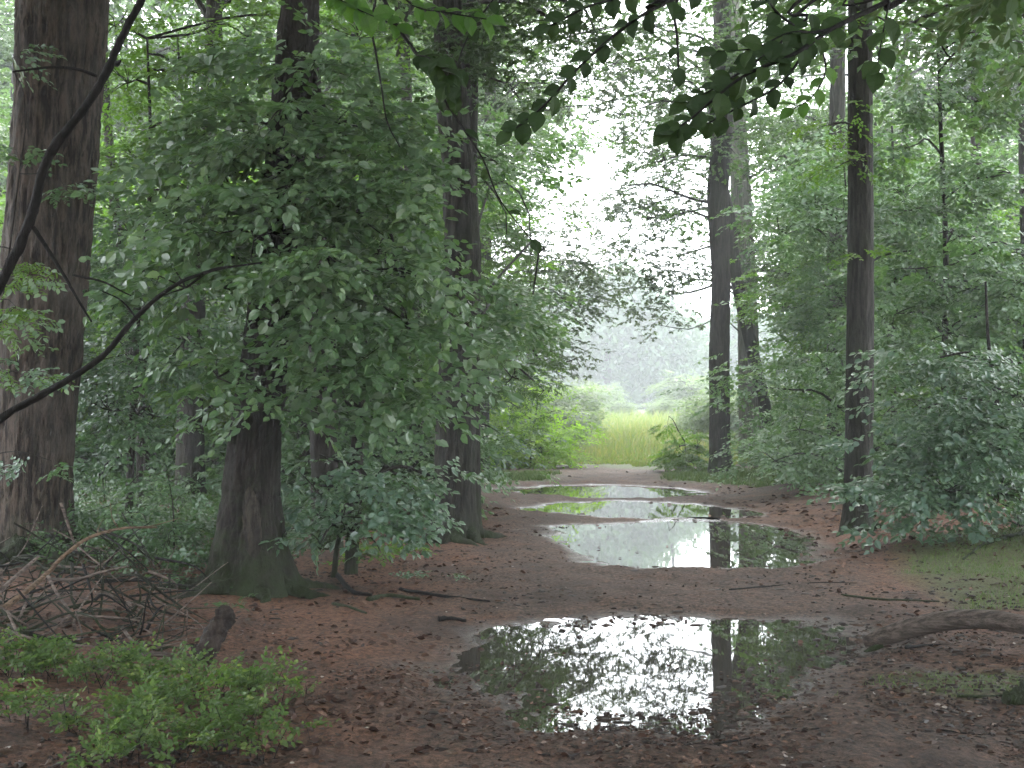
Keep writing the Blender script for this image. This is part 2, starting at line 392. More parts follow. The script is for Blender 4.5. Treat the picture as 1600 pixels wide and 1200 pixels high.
# oak: lobed outline, 10 vertices
LOV = np.array([[0, 0, 0], [.3, .22, .03], [.38, .1, .02], [.62, .3, .05], [.72, .13, .03], [1, 0, -.05],
                [.72, -.13, .03], [.62, -.3, .05], [.38, -.1, .02], [.3, -.22, .03]])
LOF = [np.array([[0, 2, 1], [0, 5, 4], [0, 4, 2], [2, 4, 3], [0, 9, 8], [0, 8, 6], [0, 6, 5], [8, 7, 6]])]
LV = {8: (L8V, L8F), 6: (L6V, L6F), 4: (L4V, L4F), 'n': (LNV, L6F), 'o': (LOV, LOF), 'b': (LBV, LBF)}

def tmpl_beech(r, n=9, L=0.42, leaf=0.075):
    p, d, nn, s = [], [], [], []
    def tw(o, a, L, n):
        ca, sa = math.cos(a), math.sin(a)
        for i in range(n):
            t_ = (i + 0.7) / n; side = 1 if i % 2 else -1
            pos = np.array(o) + np.array([ca, sa, 0]) * L * t_ + np.array([0, 0, -0.12 * L * t_ * t_])
            la = a + side * math.radians(52 - 18 * t_ + r.uniform(-9, 9))
            p.append(pos); d.append([math.cos(la), math.sin(la), -0.15]); nn.append([r.uniform(-.2, .2), side * r.uniform(0, .3), 1])
            s.append(leaf * (0.7 + 0.4 * math.sin(math.pi * min(1, t_ + .15)) + r.uniform(-.1, .1)))
        p.append(np.array(o) + np.array([ca, sa, -.1]) * L); d.append([ca, sa, -.2]); nn.append([0, 0, 1]); s.append(leaf * .9)
    tw((0, 0, 0), 0, L, n)
    tw((L * .25, 0, 0), 0.75, L * .5, 5); tw((L * .45, 0, 0), -0.75, L * .45, 4)
    return [np.array(a, float) for a in (p, d, nn, s)]
def tmpl_rowan(r, L=0.16, leaf=0.045):
    p, d, nn, s = [], [], [], []
    for k in range(5):
        a = (k - 2) * 0.6 + r.uniform(-.15, .15); o = np.array([0.03 * k, 0, 0]); dr = np.array([math.cos(a), math.sin(a), -.25])
        sd_ = np.array([-math.sin(a), math.cos(a), 0])
        for i in range(6):
            for sg in (-1, 1):
                p.append(o + dr * L * (i + 1) / 6.5); d.append(dr * .35 + sg * sd_ + np.array([0, 0, -.25])); nn.append([0, 0, 1]); s.append(leaf * r.uniform(.85, 1.1))
        p.append(o + dr * L); d.append(dr); nn.append([0, 0, 1]); s.append(leaf)
    return [np.array(a, float) for a in (p, d, nn, s)]
def tmpl_oak(r, leaf=0.1):
    p, d, nn, s = [], [], [], []
    for c in range(3):
        o = np.array([0.12 + 0.14 * c, 0.07 * (c % 2 * 2 - 1), -0.02 * c])
        for k in range(6):
            a = k * 1.05 + r.uniform(-.3, .3)
            p.append(o); d.append([math.cos(a), math.sin(a), -0.2 + r.uniform(-.3, .2)]); nn.append([r.uniform(-.3, .3), r.uniform(-.3, .3), 1]); s.append(leaf * r.uniform(.7, 1.1))
    return [np.array(a, float) for a in (p, d, nn, s)]
TM = {'beech': tmpl_beech(R), 'rowan': tmpl_rowan(R), 'oak': tmpl_oak(R), 'bil': tmpl_beech(R, 6, 0.15, 0.031)}

def leaf_frames(O, D, N, tm, scale=1.0, jit=0.3, r=R):
    """every leaf of every spray: base point, along, side, normal, length"""
    p, d, nn, s = tm
    D = unit(D); Y_ = unit(np.cross(N, D)); N = np.cross(D, Y_)
    Rm = np.stack([D, Y_, N], -1)                         # (n,3,3)
    sc = scale * r.uniform(.75, 1.2, (len(O), 1, 1))
    P = O[:, None] + sc * np.einsum('nij,kj->nki', Rm, p)
    DD = np.einsum('nij,kj->nki', Rm, unit(d)) + r.normal(0, jit, (len(O), len(p), 3)) * .6
    NN = np.einsum('nij,kj->nki', Rm, unit(nn)) + r.normal(0, jit, (len(O), len(p), 3))
    DD = unit(DD); SS = unit(np.cross(NN, DD)); NN = np.cross(DD, SS)
    LL = sc[..., 0] * s[None] * r.uniform(.8, 1.15, (len(O), len(p)))
    return P.reshape(-1, 3), DD.reshape(-1, 3), SS.reshape(-1, 3), NN.reshape(-1, 3), LL.ravel()
def leaves_into(mb, fr, shape, rnd, keep=None):
    P, D, Sd, N, L = fr if keep is None else [a[keep] for a in fr]
    if keep is not None: rnd = rnd[keep]
    V, Fs = LV[shape]; m_ = len(V)
    v = P[:, None] + L[:, None, None] * (V[None, :, 0:1] * D[:, None] + V[None, :, 1:2] * Sd[:, None] + V[None, :, 2:3] * N[:, None])
    off = mb.n
    mb.add(v, (np.arange(len(P))[:, None, None] * m_ + Fs[0][None]).reshape(-1, Fs[0].shape[1]), np.repeat(rnd, m_))
    for f in Fs[1:]: mb.more((np.arange(len(P))[:, None, None] * m_ + f[None]).reshape(-1, f.shape[1]), off)

def clump_sprays(clumps, r, sub=0.38, per=7, out_from=None, flat=0.5, facecam=0.0):
    """clumps: (centre, radii, n_sprays). Sprays gather round sub-centres so that gaps and dark holes stay"""
    Os, Ds, Ns, subs = [], [], [], []
    for c, rad, n in clumps:
        c = np.asarray(c, float); rad = np.asarray(rad, float)
        k = max(1, int(round(n / per)))
        q = unit(r.normal(0, 1, (k, 3))) * (r.uniform(0.15, 1, (k, 1)) ** 0.5)
        sc = c + q * rad
        subs.append((c, sc))
        for s_, qq in zip(sc, q):
            m_ = max(1, r.poisson(per))
            o = s_ + r.normal(0, 1, (m_, 3)) * sub * np.array([1, 1, .42])
            src = c if out_from is None else np.asarray(out_from, float)
            d = (o - src) * np.array([1, 1, .25]); d = unit(d) + r.normal(0, .45, (m_, 3)) * np.array([1, 1, .3])
            d[:, 2] -= 0.28
            n_ = np.array([0, 0, 1.0]) + unit(d) * r.uniform(0.1, 0.9, (m_, 1)) * flat + r.normal(0, .22, (m_, 3))
            if facecam: n_ = n_ + np.array([0, -facecam, 0])
            Os.append(o); Ds.append(unit(d)); Ns.append(unit(n_))
    return np.concatenate(Os), np.concatenate(Ds), np.concatenate(Ns), subs

def limb(mb, a, b, r0, r1, r, sag=0.12, n=8, sides=5):
    a, b = np.asarray(a, float), np.asarray(b, float); L = np.linalg.norm(b - a)
    m1 = a + (b - a) * .35 + np.array([0, 0, L * sag]) + r.normal(0, .05, 3) * L
    m2 = a + (b - a) * .7 + np.array([0, 0, L * sag * .8]) + r.normal(0, .05, 3) * L
    tube(mb, [a, m1, m2, b], [r0, r0 * .75 + r1 * .25, r0 * .4 + r1 * .6, r1], sides, n, 0.08, cap=False)

def trunk_mesh(path, rad, sides=48, dz=0.05, amp=0.0, flare=0.0, flh=0.6, lobes=5, seed=0, twist=0.0, fis=9):
    path = np.asarray(path, float); rad = np.asarray(rad, float)
    L = np.sum(np.linalg.norm(np.diff(path, axis=0), axis=1)); n = max(6, int(L / dz))
    q = spline(np.column_stack([path, rad]), n)
    p, rr = q[:, :3], q[:, 3]
    h = (p[:, 2] - p[0, 2])[:, None]
    th = np.linspace(0, 2 * math.pi, sides, endpoint=False)[None]
    c, s = np.cos(th), np.sin(th)
    rl = rr[:, None] * np.ones_like(th)
    if flare:
        lob = 0.55 + 0.45 * np.cos(lobes * th + seed + 0.6 * np.sin(2 * th + seed)) + 0.2 * np.cos(2 * th + seed * 2)
        rl = rl * (1 + flare * np.exp(-h / (flh * .5)) * (0.45 + 0.75 * lob))
    if amp:
        u = c * fis * .32 + 5; v = s * fis * .32 + 5
        fz = np.abs(fbm(u * 2 + 0 * h, v * 2 + 0 * h, h * 1.6 + 0 * th, seed + 50, 4))
        rl = rl - amp * np.exp(-fz * 6.0) + amp * .6 * fbm(c * 2 + 0 * h, s * 2 + 0 * h, h * .8 + 0 * th, seed + 9, 3)
        rl = rl + amp * .35 * fbm(c * 9 + 0 * h, s * 9 + 0 * h, h * 9 + 0 * th, seed + 19, 2)
    V = np.stack([p[:, 0:1] + rl * c, p[:, 1:2] + rl * s, p[:, 2:3] + 0 * rl], -1)
    mb = MB(); i = np.arange(n - 1)[:, None] * sides; j = np.arange(sides)[None]; k = (j + 1) % sides
    mb.add(V, np.stack([i + j, i + k, i + sides + k, i + sides + j], -1).reshape(-1, 4))
    return mb

ONE_LEAF = {}
def leaf_mesh(mt, shape):
    key = (mt, shape)
    if key not in ONE_LEAF:
        b_ = MB(); V, Fs = LV[shape]; b_.add(V, Fs[0])
        for f in Fs[1:]: b_.more(f, 0)
        ONE_LEAF[key] = b_.mesh('leaf', M[mt])
    return ONE_LEAF[key]
def leaf_objects(root, fr, idx, mt, shape=8):
    me = leaf_mesh(mt, shape); o_ = np.array(root['_o'])
    for k in idx:
        P, D, Sd, N, L = [a[k] for a in fr]
        o = bpy.data.objects.new('leaf', me); S.collection.objects.link(o); o.parent = root
        q = P - o_
        o.matrix_basis = Matrix(((D[0] * L, Sd[0] * L, N[0] * L, q[0]), (D[1] * L, Sd[1] * L, N[1] * L, q[1]), (D[2] * L, Sd[2] * L, N[2] * L, q[2]), (0, 0, 0, 1)))

def px_of(P):
    d = P - np.array([0, 0, CAM_H]); c, s = math.cos(PITCH), math.sin(PITCH)
    f_ = d[:, 1] * c + d[:, 2] * s; u = -d[:, 1] * s + d[:, 2] * c
    return 800 + F * d[:, 0] / f_, 600 - F * u / f_, f_

def pick_largest(fr, n=300):
    x, y, f_ = px_of(fr[0]); size = fr[4] / f_ * np.abs(np.einsum('ij,ij->i', fr[3], unit(fr[0] - np.array([0, 0, CAM_H])))).clip(.3)
    ok = (x > 0) & (x < 1600) & (y > 0) & (y < 1200)
    # keep only the leaf nearest to the lens in each 5-pixel cell
    cell = (x // 6).astype(int) * 1000 + (y // 6).astype(int)
    order = np.lexsort((f_, cell)); first = np.ones(len(order), bool); first[1:] = cell[order][1:] != cell[order][:-1]
    vis = np.zeros(len(x), bool); vis[order[first]] = True
    sc = np.where(ok & vis, size, -1)
    idx = np.argsort(-sc)[:n]
    return idx[sc[idx] > 0]

DENS = 2.3
def C(px, py, Y, rx, ry, n, depth=None):                 # a clump placed in space; radii from its apparent size
    k = Y / F
    return (at(px, py, Y), (rx * k * 1.1, depth or max(rx, ry) * k * .8, ry * k * 1.1), int(n * (DENS if n > 6 else 1.5)))
def foliage(root, clumps, kind, shape, mt, r, trunkpts=None, scale=1.0, sub=0.3, per=7, pick=0, leafmt=None, jit=0.3, facecam=0.0, name='crown', limb_mat='bark_dark', limb_r=0.02, twigs=True, flat=.6, dens=1, avoid=()):
    clumps = [(c_, r__, max(1, int(n_ * dens))) for c_, r__, n_ in clumps]
    O, D, N, subs = clump_sprays(clumps, r, sub, per, facecam=facecam, flat=flat)
    if avoid:
        qx, qy, _ = px_of(O); ok_ = np.ones(len(O), bool)
        for x0_, y0_, x1_, y1_ in avoid: ok_ &= ~((qx > x0_) & (qx < x1_) & (qy > y0_) & (qy < y1_))
        O, D, N = O[ok_], D[ok_], N[ok_]
    fr = leaf_frames(O, D, N, TM[kind], scale, jit, r)
    k = len(TM[kind][0])
    base = np.repeat(r.uniform(0, 1, len(O)), k)
    rnd = np.clip(base * .55 + r.uniform(0, .45, len(base)), 0, 1)
    mb = MB(); keep = np.ones(len(rnd), bool)
    if pick:
        idx = pick_largest(fr, pick); keep[idx] = False
        leaf_objects(root, fr, idx, leafmt or mt, 8)
    leaves_into(mb, fr, shape, rnd, keep)
    o = mb.build(name, M[mt], root)
    if len(rnd) > 300: o['kind'] = 'stuff'
    if trunkpts is not None:
        T_ = np.asarray(trunkpts, float); bm_ = MB()
        for c, sc in subs:
            low = T_[T_[:, 2] < c[2] + 0.1]; q = (low if len(low) else T_[:1])
            a = q[np.argmin(np.linalg.norm(q - c, axis=1) + (c[2] - q[:, 2]) * .2)]
            limb(bm_, a, c, limb_r, limb_r * .45, r)
            for s_ in sc[:14]: limb(bm_, c, s_, limb_r * .4, limb_r * .15, r, .03, 5, 4)
        if twigs:
            tip = O + D * .3 * scale
            tri = np.array([[0, 0, 0], [0, 0, .003], [.003, 0, 0]])
            v = np.concatenate([O[:, None] + tri, tip[:, None] + tri * .4], 1)
            f = np.array([[0, 1, 4, 3], [1, 2, 5, 4], [2, 0, 3, 5]])
            bm_.add(v, (np.arange(len(O))[:, None, None] * 6 + f[None]).reshape(-1, 4))
        lo = bm_.build('branches', M[limb_mat], root); lo['kind'] = 'stuff'
    return fr

# ------------------------------------------------------------------ canopy crown shared by the tall trees
def dense_crown(seed, rad=(4.3, 4.3, 2.8), n=1500, mt='oak', shape=4, kind='oak', scale=1.35, z0=7.5, trunk_r=0.12, H=11):
    r = np.random.default_rng(seed)
    cl = []
    for k in range(30):
        a = r.uniform(0, 2 * math.pi); h = r.uniform(-1, 1)
        rr = math.sqrt(max(0, 1 - h * h)) * r.uniform(.3, 1)
        cl.append((np.array([math.cos(a) * rad[0] * rr, math.sin(a) * rad[1] * rr, z0 + h * rad[2]]), np.array([1.2, 1.2, .6]), n // 30))
    O, D, N, subs = clump_sprays(cl, r, .35, 7)
    fr = leaf_frames(O, D, N, TM[kind], scale, .35, r)
    rnd = np.clip(np.repeat(r.uniform(0, 1, len(O)), len(TM[kind][0])) * .55 + r.uniform(0, .45, len(fr[4])), 0, 1)
    mb = MB(); leaves_into(mb, fr, shape, rnd)
    bm_ = MB()
    for c, sc in subs:
        a = np.array([0, 0, max(1.0, min(H - .5, c[2] - 1.2))])
        limb(bm_, a, c, .05, .02, r)
        for s_ in sc[:6]: limb(bm_, c, s_, .018, .006, r, .03, 4, 3)
    return mb.mesh('crown', M[mt]), bm_.mesh('branches', M['bark_mid'])
CROWN = [dense_crown(1), dense_crown(2, (4.6, 4.6, 2.4), 1500, z0=8.8), dense_crown(3, (4.0, 4.0, 3.0), 1100, mt='beech', kind='beech', scale=1.7, z0=7)]
def put_mesh(name, me, parent, loc=(0, 0, 0), rz=0, sc=1.0, kind=None):
    o = bpy.data.objects.new(name, me); S.collection.objects.link(o); o.parent = parent
    o.location = loc; o.rotation_euler = (0, 0, rz); o.scale = (sc, sc, sc) if np.isscalar(sc) else sc
    if kind: o['kind'] = kind
    return o

def tall_tree(label, Y, pts, mat_, seed, sides=40, amp=0.012, flare=.6, flh=.6, lobes=5, top=11.5, crown=0, name='forest_tree', group=None, crown_dz=0.0, base_py=None, cat='tree', cx=(0, 0)):
    """pts: (px, py, half-width px) from the foot upwards"""
    k = Y / F
    w = [at(px, py, Y) for px, py, _ in pts]; rr = [hw * k for *_, hw in pts]
    base = w[0].copy(); base[2] = gz(base[0], base[1]) - 0.02
    root = thing(name, base, label, cat, group)
    sl = (w[-1] - w[-2]) / max(.1, (w[-1][2] - w[-2][2]))
    P = [np.array([base[0], base[1], base[2] - 0.15])] + w[1:]
    rad = [rr[0]] + rr[1:]
    z = P[-1][2]
    while z < top:
        P.append(P[-1] + sl * 1.5 * .5 + np.array([0, 0, .75])); z = P[-1][2]; rad.append(rad[-1] * .9)
    mb = trunk_mesh(P, rad, sides, .05 if sides > 30 else .12, amp, flare, flh, lobes, seed)
    mb.build('trunk', M[mat_], root, smooth=True)
    tp = np.array(P)
    if crown is not None:
        cm, bm_ = CROWN[crown % 3]
        o = tp[-1] - base; zz = o[2] - 9.5 + crown_dz
        put_mesh('crown', cm, root, (o[0] + cx[0], o[1] + cx[1], zz), seed * 1.7, 1.15, 'stuff')
        put_mesh('branches', bm_, root, (o[0] + cx[0], o[1] + cx[1], zz), seed * 1.7, 1.15, 'stuff')
    return root, spline(tp, 30)

# ------------------------------------------------------------------ named trees
t1, tp1 = tall_tree('massive fissured reddish brown trunk at the left edge', 14.0, [(40, 900, 70), (45, 800, 66), (58, 600, 63), (72, 400, 66), (88, 200, 69), (97, 0, 72)], 'bark_red', 3, 110, .034, .32, .5, 6, crown=0, cx=(1.5, -2), crown_dz=1.5)
t2, tp2 = tall_tree('dark leaning trunk with broad mossy foot and pale bark scar', 12.6, [(388, 930, 60), (390, 850, 48), (393, 760, 42), (402, 660, 39), (418, 520, 34), (440, 300, 31), (466, 30, 30)], 'bark_dark', 5, 90, .03, .85, 1.0, 5, crown=1, crown_dz=3.0, cx=(-.5, 1))
# pale scar where the bark is off, and a mossy root step
r_ = np.random.default_rng(4)
def roots(root, tp, r0, angs, L, mt, seed):
    r = np.random.default_rng(seed); b_ = np.array(root['_o'])
    for a in angs:
        P = []
        for q in (0.35, .8, 1.2, 1.6, 2.0):
            x = b_[0] + math.cos(a) * r0 * q * L; y = b_[1] + math.sin(a) * r0 * q * L; a += r.normal(0, .12)
            P.append(np.array([x, y, gz(x, y) + (.16, .06, .02, -.005, -.05)[len(P)]]))
        mb = MB(); tube(mb, P, np.array([.11, .08, .055, .04, .02]) * r0 / .33, 10, 26, .25, seed=seed)
        mb.build('root', M[mt], root, smooth=True)
roots(t2, tp2, .36, [-2.7, -1.9, -1.15, -.35, .3], 1.3, 'bark_dark', 3)
roots(t1, tp1, .55, [-1.3, -.7, -.1], 1.1, 'bark_dark', 5)
sc = MB()
cen = at(403, 812, 12.6); ang = np.linspace(-1, 1, 14)
gu, gv = np.meshgrid(np.linspace(-1, 1, 15), np.linspace(-1, 1, 25))
hw = (0.085 + 0.03 * fbm(gv * 2.5, gv * 0 + 3, s=8)) * np.sqrt(np.clip(1 - gv ** 2, 0.02, 1))
sx = gu * hw + gv * -.03; sz = gv * .30
sy = -np.sqrt(np.clip(0.292 ** 2 - (sx * .9) ** 2, 0, 1)) - (0.30 - sz) * .16 + 0.042 + 0.008 * fbm(sx * 30, sz * 12, s=2)
idx = np.arange(gu.size).reshape(gu.shape)
sc.add(np.stack([cen[0] + sx, cen[1] + sy, cen[2] + sz], -1), np.stack([idx[:-1, :-1], idx[:-1, 1:], idx[1:, 1:], idx[1:, :-1]], -1).reshape(-1, 4))
SCAR = tag(sc.build('bark_scar', M['scar'], t2, smooth=True), 'pale patch of bare wood low on the dark trunk')
t3, tp3 = tall_tree('stout dark trunk beside the track left of the bright opening', 18.2, [(708, 848, 40), (709, 800, 36), (712, 700, 33), (716, 560, 31), (722, 420, 29), (718, 300, 27), (708, 180, 25), (702, 60, 24), (700, 0, 23)], 'bark_mid', 8, 72, .026, .6, .45, 5, crown=2, crown_dz=2, cx=(1.8, -1))
t3b, tp3b = tall_tree('thinner trunk half hidden right behind the stout one', 19.6, [(738, 832, 15), (738, 700, 13), (737, 500, 12), (735, 250, 11), (738, 0, 11)], 'bark_dark', 9, 24, .008, .5, .3, 4, crown=None, top=8)
t7, tp7 = tall_tree('straight dark trunk at the right edge of the misty opening', 36.5, [(1126, 747, 20), (1125, 690, 16.5), (1124, 560, 16), (1126, 430, 15), (1122, 300, 17), (1130, 180, 16), (1128, 0, 14)], 'bark_dark', 13, 36, .02, .4, .5, 5, crown=None, top=14)
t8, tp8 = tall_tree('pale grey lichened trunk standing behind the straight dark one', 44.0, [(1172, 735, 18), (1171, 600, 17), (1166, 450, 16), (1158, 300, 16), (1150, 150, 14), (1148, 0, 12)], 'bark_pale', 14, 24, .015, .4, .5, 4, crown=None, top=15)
t8b, tp8b = tall_tree('slender dark trunk leaning left across the pale one', 41.0, [(1214, 740, 13), (1196, 640, 10), (1178, 560, 10), (1160, 480, 10), (1148, 420, 10), (1138, 330, 9), (1120, 250, 7)], 'bark_dark', 15, 20, .01, .5, .4, 4, crown=None, top=11)
t9, tp9 = tall_tree('slim straight trunk standing right of the second puddle', 19.0, [(1338, 838, 28), (1340, 780, 22.5), (1343, 640, 21.5), (1344, 480, 21), (1345, 320, 20), (1344, 160, 19.5), (1344, 0, 19)], 'bark_mid', 17, 56, .01, .35, .35, 4, crown=0, crown_dz=2.2, cx=(-1.8, -1))
t10, tp10 = tall_tree('dark trunk cut by the right edge of the picture', 27.0, [(1616, 790, 14), (1612, 500, 14), (1606, 250, 14), (1604, 0, 13)], 'bark_dark', 18, 24, .01, .4, .4, 4, crown=0, crown_dz=5, top=13)
t11, _ = tall_tree('thin dark trunk among the yellow-green leaves at upper right', 31.0, [(1528, 760, 11), (1527, 500, 10), (1525, 260, 8.5), (1527, 0, 8)], 'bark_dark', 19, 16, .01, .4, .4, 4, crown=0, crown_dz=4.5, top=13)
t12, _ = tall_tree('hazy grey trunk behind leaves left of the slim straight trunk', 33.0, [(1308, 760, 16), (1306, 500, 14), (1307, 300, 13), (1310, 0, 12)], 'bark_mid', 20, 20, .01, .4, .4, 4, crown=0, crown_dz=4.5, top=13)
t4, _ = tall_tree('dark trunk left of the mossy-footed one, seen through leaves', 22.0, [(298, 815, 26), (297, 700, 22), (298, 600, 20), (310, 300, 18), (332, 100, 14), (335, 0, 13)], 'bark_dark', 21, 28, .012, .5, .4, 5, crown=2, crown_dz=1)
t6, _ = tall_tree('thin brown trunk just left of the stout trackside trunk', 27.0, [(650, 785, 14), (650, 700, 11), (648, 500, 10), (640, 250, 9), (628, 0, 9)], 'bark_mid', 22, 18, .01, .5, .4, 4, crown=0, crown_dz=1)
t13, _ = tall_tree('slanting thin trunk between the massive and mossy-footed trunks', 24.0, [(232, 800, 11), (222, 700, 9), (205, 560, 8), (182, 350, 8), (165, 150, 7), (160, 0, 7)], 'bark_mid', 23, 16, .008, .5, .4, 4, crown=1, crown_dz=1)
t14, _ = tall_tree('dark trunk rising behind the top of the leafy beech', 16.5, [(512, 860, 24), (506, 700, 22), (500, 400, 21), (482, 150, 21), (478, 0, 20)], 'bark_dark', 24, 24, .012, .4, .4, 5, crown=2, crown_dz=1)

roots(t3, tp3, .34, [-2.5, -1.6, -.8, -.1], 1.3, 'bark_dark', 6)
roots(t9, tp9, .22, [-2.3, -1.2, -.3], 1.3, 'bark_dark', 7)
# leafy shoots growing on some of those trunks
rr = np.random.default_rng(31)
foliage(t9, [C(1350, 60, 18.8, 50, 60, 10), C(1330, 250, 18.6, 45, 28, 9), C(1335, 395, 18.7, 26, 14, 4), C(1300, 195, 18.6, 40, 30, 8)], 'beech', 6, 'fresh', rr, tp9, .9, .18, 5, name='shoots')
foliage(t7, [C(1150, 60, 36, 90, 70, 80), C(1060, 130, 35, 80, 60, 60), C(1230, 110, 36, 80, 70, 70), C(1130, 215, 35.6, 70, 45, 60), C(1020, 40, 34, 70, 50, 50),
             C(1240, 30, 35, 70, 50, 50), C(1040, 250, 36, 60, 30, 26), C(985, 290, 36, 40, 16, 5), C(1080, 330, 36.5, 40, 26, 8), C(960, 100, 35, 50, 40, 14), C(880, 60, 34, 60, 40, 16), C(1000, 170, 35, 30, 30, 6),
             C(1130, -120, 36, 220, 110, 200), C(960, -60, 34, 80, 60, 50)], 'oak', 4, 'oak', rr, tp7, 1.15, .42, 6, name='crown', limb_r=.045, avoid=[(772, 172, 950, 300)])
foliage(t8, [C(1230, 250, 43, 70, 60, 50), C(1190, 390, 43, 45, 40, 26), C(1280, 330, 42, 60, 60, 50), C(1250, 430, 42.5, 50, 35, 34), C(1060, 400, 42, 50, 34, 12), C(1010, 340, 42, 45, 20, 6), C(1050, 460, 41.5, 35, 30, 5),
             C(1200, 130, 43, 90, 60, 60), C(1160, -60, 43, 200, 90, 160)], 'oak', 4, 'oak', rr, tp8, 1.3, .5, 6, name='crown', limb_r=.05)
foliage(t3b, [C(790, 385, 24, 35, 50, 16), C(830, 440, 26, 45, 45, 20), C(800, 500, 24, 45, 40, 18), C(850, 530, 26, 50, 30, 18), C(800, 590, 22, 45, 40, 18), C(850, 610, 23, 30, 22, 6), C(760, 470, 19.4, 26, 80, 14), C(900, 560, 27, 40, 22, 5), C(770, 670, 19.8, 20, 40, 5)],
        'rowan', 'n', 'oak', rr, tp3b, 1.35, .26, 6, name='crown', limb_r=.02, avoid=[(670, 180, 755, 380), (850, 380, 1200, 500), (870, 300, 1200, 700)])
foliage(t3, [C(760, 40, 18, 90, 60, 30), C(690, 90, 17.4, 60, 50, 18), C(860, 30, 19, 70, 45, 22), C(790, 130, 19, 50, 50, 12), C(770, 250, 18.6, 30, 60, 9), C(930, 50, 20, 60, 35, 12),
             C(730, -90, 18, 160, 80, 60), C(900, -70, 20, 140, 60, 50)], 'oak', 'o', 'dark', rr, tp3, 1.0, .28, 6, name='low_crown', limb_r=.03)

tg, tpg = tall_tree('pale misty tree at the end of the left wood hanging over the bright opening', 41.0, [(752, 742, 13), (754, 600, 11), (758, 400, 10), (765, 200, 9), (770, 0, 8)], 'bark_mid', 27, 18, .01, .4, .4, 4, crown=None, top=14)
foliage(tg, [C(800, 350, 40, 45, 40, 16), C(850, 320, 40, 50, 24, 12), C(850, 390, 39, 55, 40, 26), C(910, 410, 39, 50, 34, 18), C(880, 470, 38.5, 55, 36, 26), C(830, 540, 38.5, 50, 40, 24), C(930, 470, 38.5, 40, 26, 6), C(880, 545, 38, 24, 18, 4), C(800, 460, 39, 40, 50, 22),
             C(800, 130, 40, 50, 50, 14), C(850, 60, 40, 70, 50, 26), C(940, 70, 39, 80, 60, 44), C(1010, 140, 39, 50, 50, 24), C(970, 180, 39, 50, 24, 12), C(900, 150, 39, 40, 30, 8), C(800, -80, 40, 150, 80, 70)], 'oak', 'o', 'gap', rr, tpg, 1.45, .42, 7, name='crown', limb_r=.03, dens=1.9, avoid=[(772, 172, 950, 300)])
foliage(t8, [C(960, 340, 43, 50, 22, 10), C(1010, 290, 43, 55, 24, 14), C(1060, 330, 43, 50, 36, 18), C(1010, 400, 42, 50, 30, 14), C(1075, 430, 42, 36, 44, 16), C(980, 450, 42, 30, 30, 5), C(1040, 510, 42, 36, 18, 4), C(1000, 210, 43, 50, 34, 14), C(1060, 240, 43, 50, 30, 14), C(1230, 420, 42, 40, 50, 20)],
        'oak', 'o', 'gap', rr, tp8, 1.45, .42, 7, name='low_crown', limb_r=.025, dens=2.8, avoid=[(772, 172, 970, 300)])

# ------------------------------------------------------------------ understory trees, leaf by leaf where it is near
def sapling(label, Y, stem, hw, clumps, kind, shape, mt, seed, pick=0, leafmt=None, group=None, name='beech_sapling', cat='young tree', **kw):
    r = np.random.default_rng(seed)
    P = [at(px, py, Yy) for px, py, Yy in stem]; base = P[0].copy(); base[2] = gz(base[0], base[1]) - .02
    P[0] = base - np.array([0, 0, .1])
    root = thing(name, base, label, cat, group)
    mb = MB(); tube(mb, P, np.linspace(hw, hw * .3, len(P)), 10, len(P) * 6, .12, seed=seed)
    mb.build('stem', M['bark_dark'], root, smooth=True)
    foliage(root, clumps, kind, shape, mt, r, spline(P, 24), pick=pick, leafmt=leafmt, **kw)
    return root
sapling('big leafy beech hanging in front of the mossy-footed trunk', 14.2,
        [(548, 885, 14.2), (556, 740, 14.2), (562, 600, 14.0), (560, 480, 13.8), (545, 350, 13.4), (520, 220, 13), (480, 90, 12.6)], .075,
        [C(465, 90, 12.0, 75, 50, 26), C(440, 170, 11.9, 60, 50, 20), C(430, 240, 11.8, 60, 50, 20), C(400, 190, 12.2, 75, 45, 24), C(520, 200, 12.3, 80, 50, 28), C(590, 250, 12.5, 70, 50, 26), C(350, 270, 12.2, 70, 50, 24), C(450, 290, 11.8, 75, 50, 28),
         C(560, 330, 11.9, 80, 50, 34), C(635, 330, 12.6, 40, 45, 18), C(300, 350, 12.4, 75, 50, 24), C(400, 370, 11.8, 70, 40, 26), C(510, 395, 11.5, 60, 28, 24), C(610, 420, 11.8, 75, 50, 34),
         C(685, 440, 12.8, 40, 36, 14), C(540, 490, 11.8, 60, 40, 24), C(640, 510, 12, 75, 42, 32), C(720, 520, 13, 30, 36, 12), C(560, 590, 12.2, 70, 38, 26), C(500, 610, 12.0, 26, 20, 5), C(655, 600, 12.4, 60, 35, 22),
         C(440, 640, 12.0, 50, 14, 9), C(340, 590, 12.2, 55, 50, 18), C(350, 450, 11.9, 26, 30, 6), C(290, 450, 12, 50, 40, 14), C(250, 330, 12.2, 50, 50, 14),  C(700, 660, 13.4, 25, 14, 2)],
        'beech', 6, 'beech', 41, pick=300, leafmt='beech_leaf', scale=1.45, sub=.15, per=5, facecam=.6, dens=.54, avoid=[(370, 425, 470, 590), (675, 180, 800, 370), (660, 625, 900, 900), (770, 0, 1100, 900)], limb_r=.022, jit=.4)
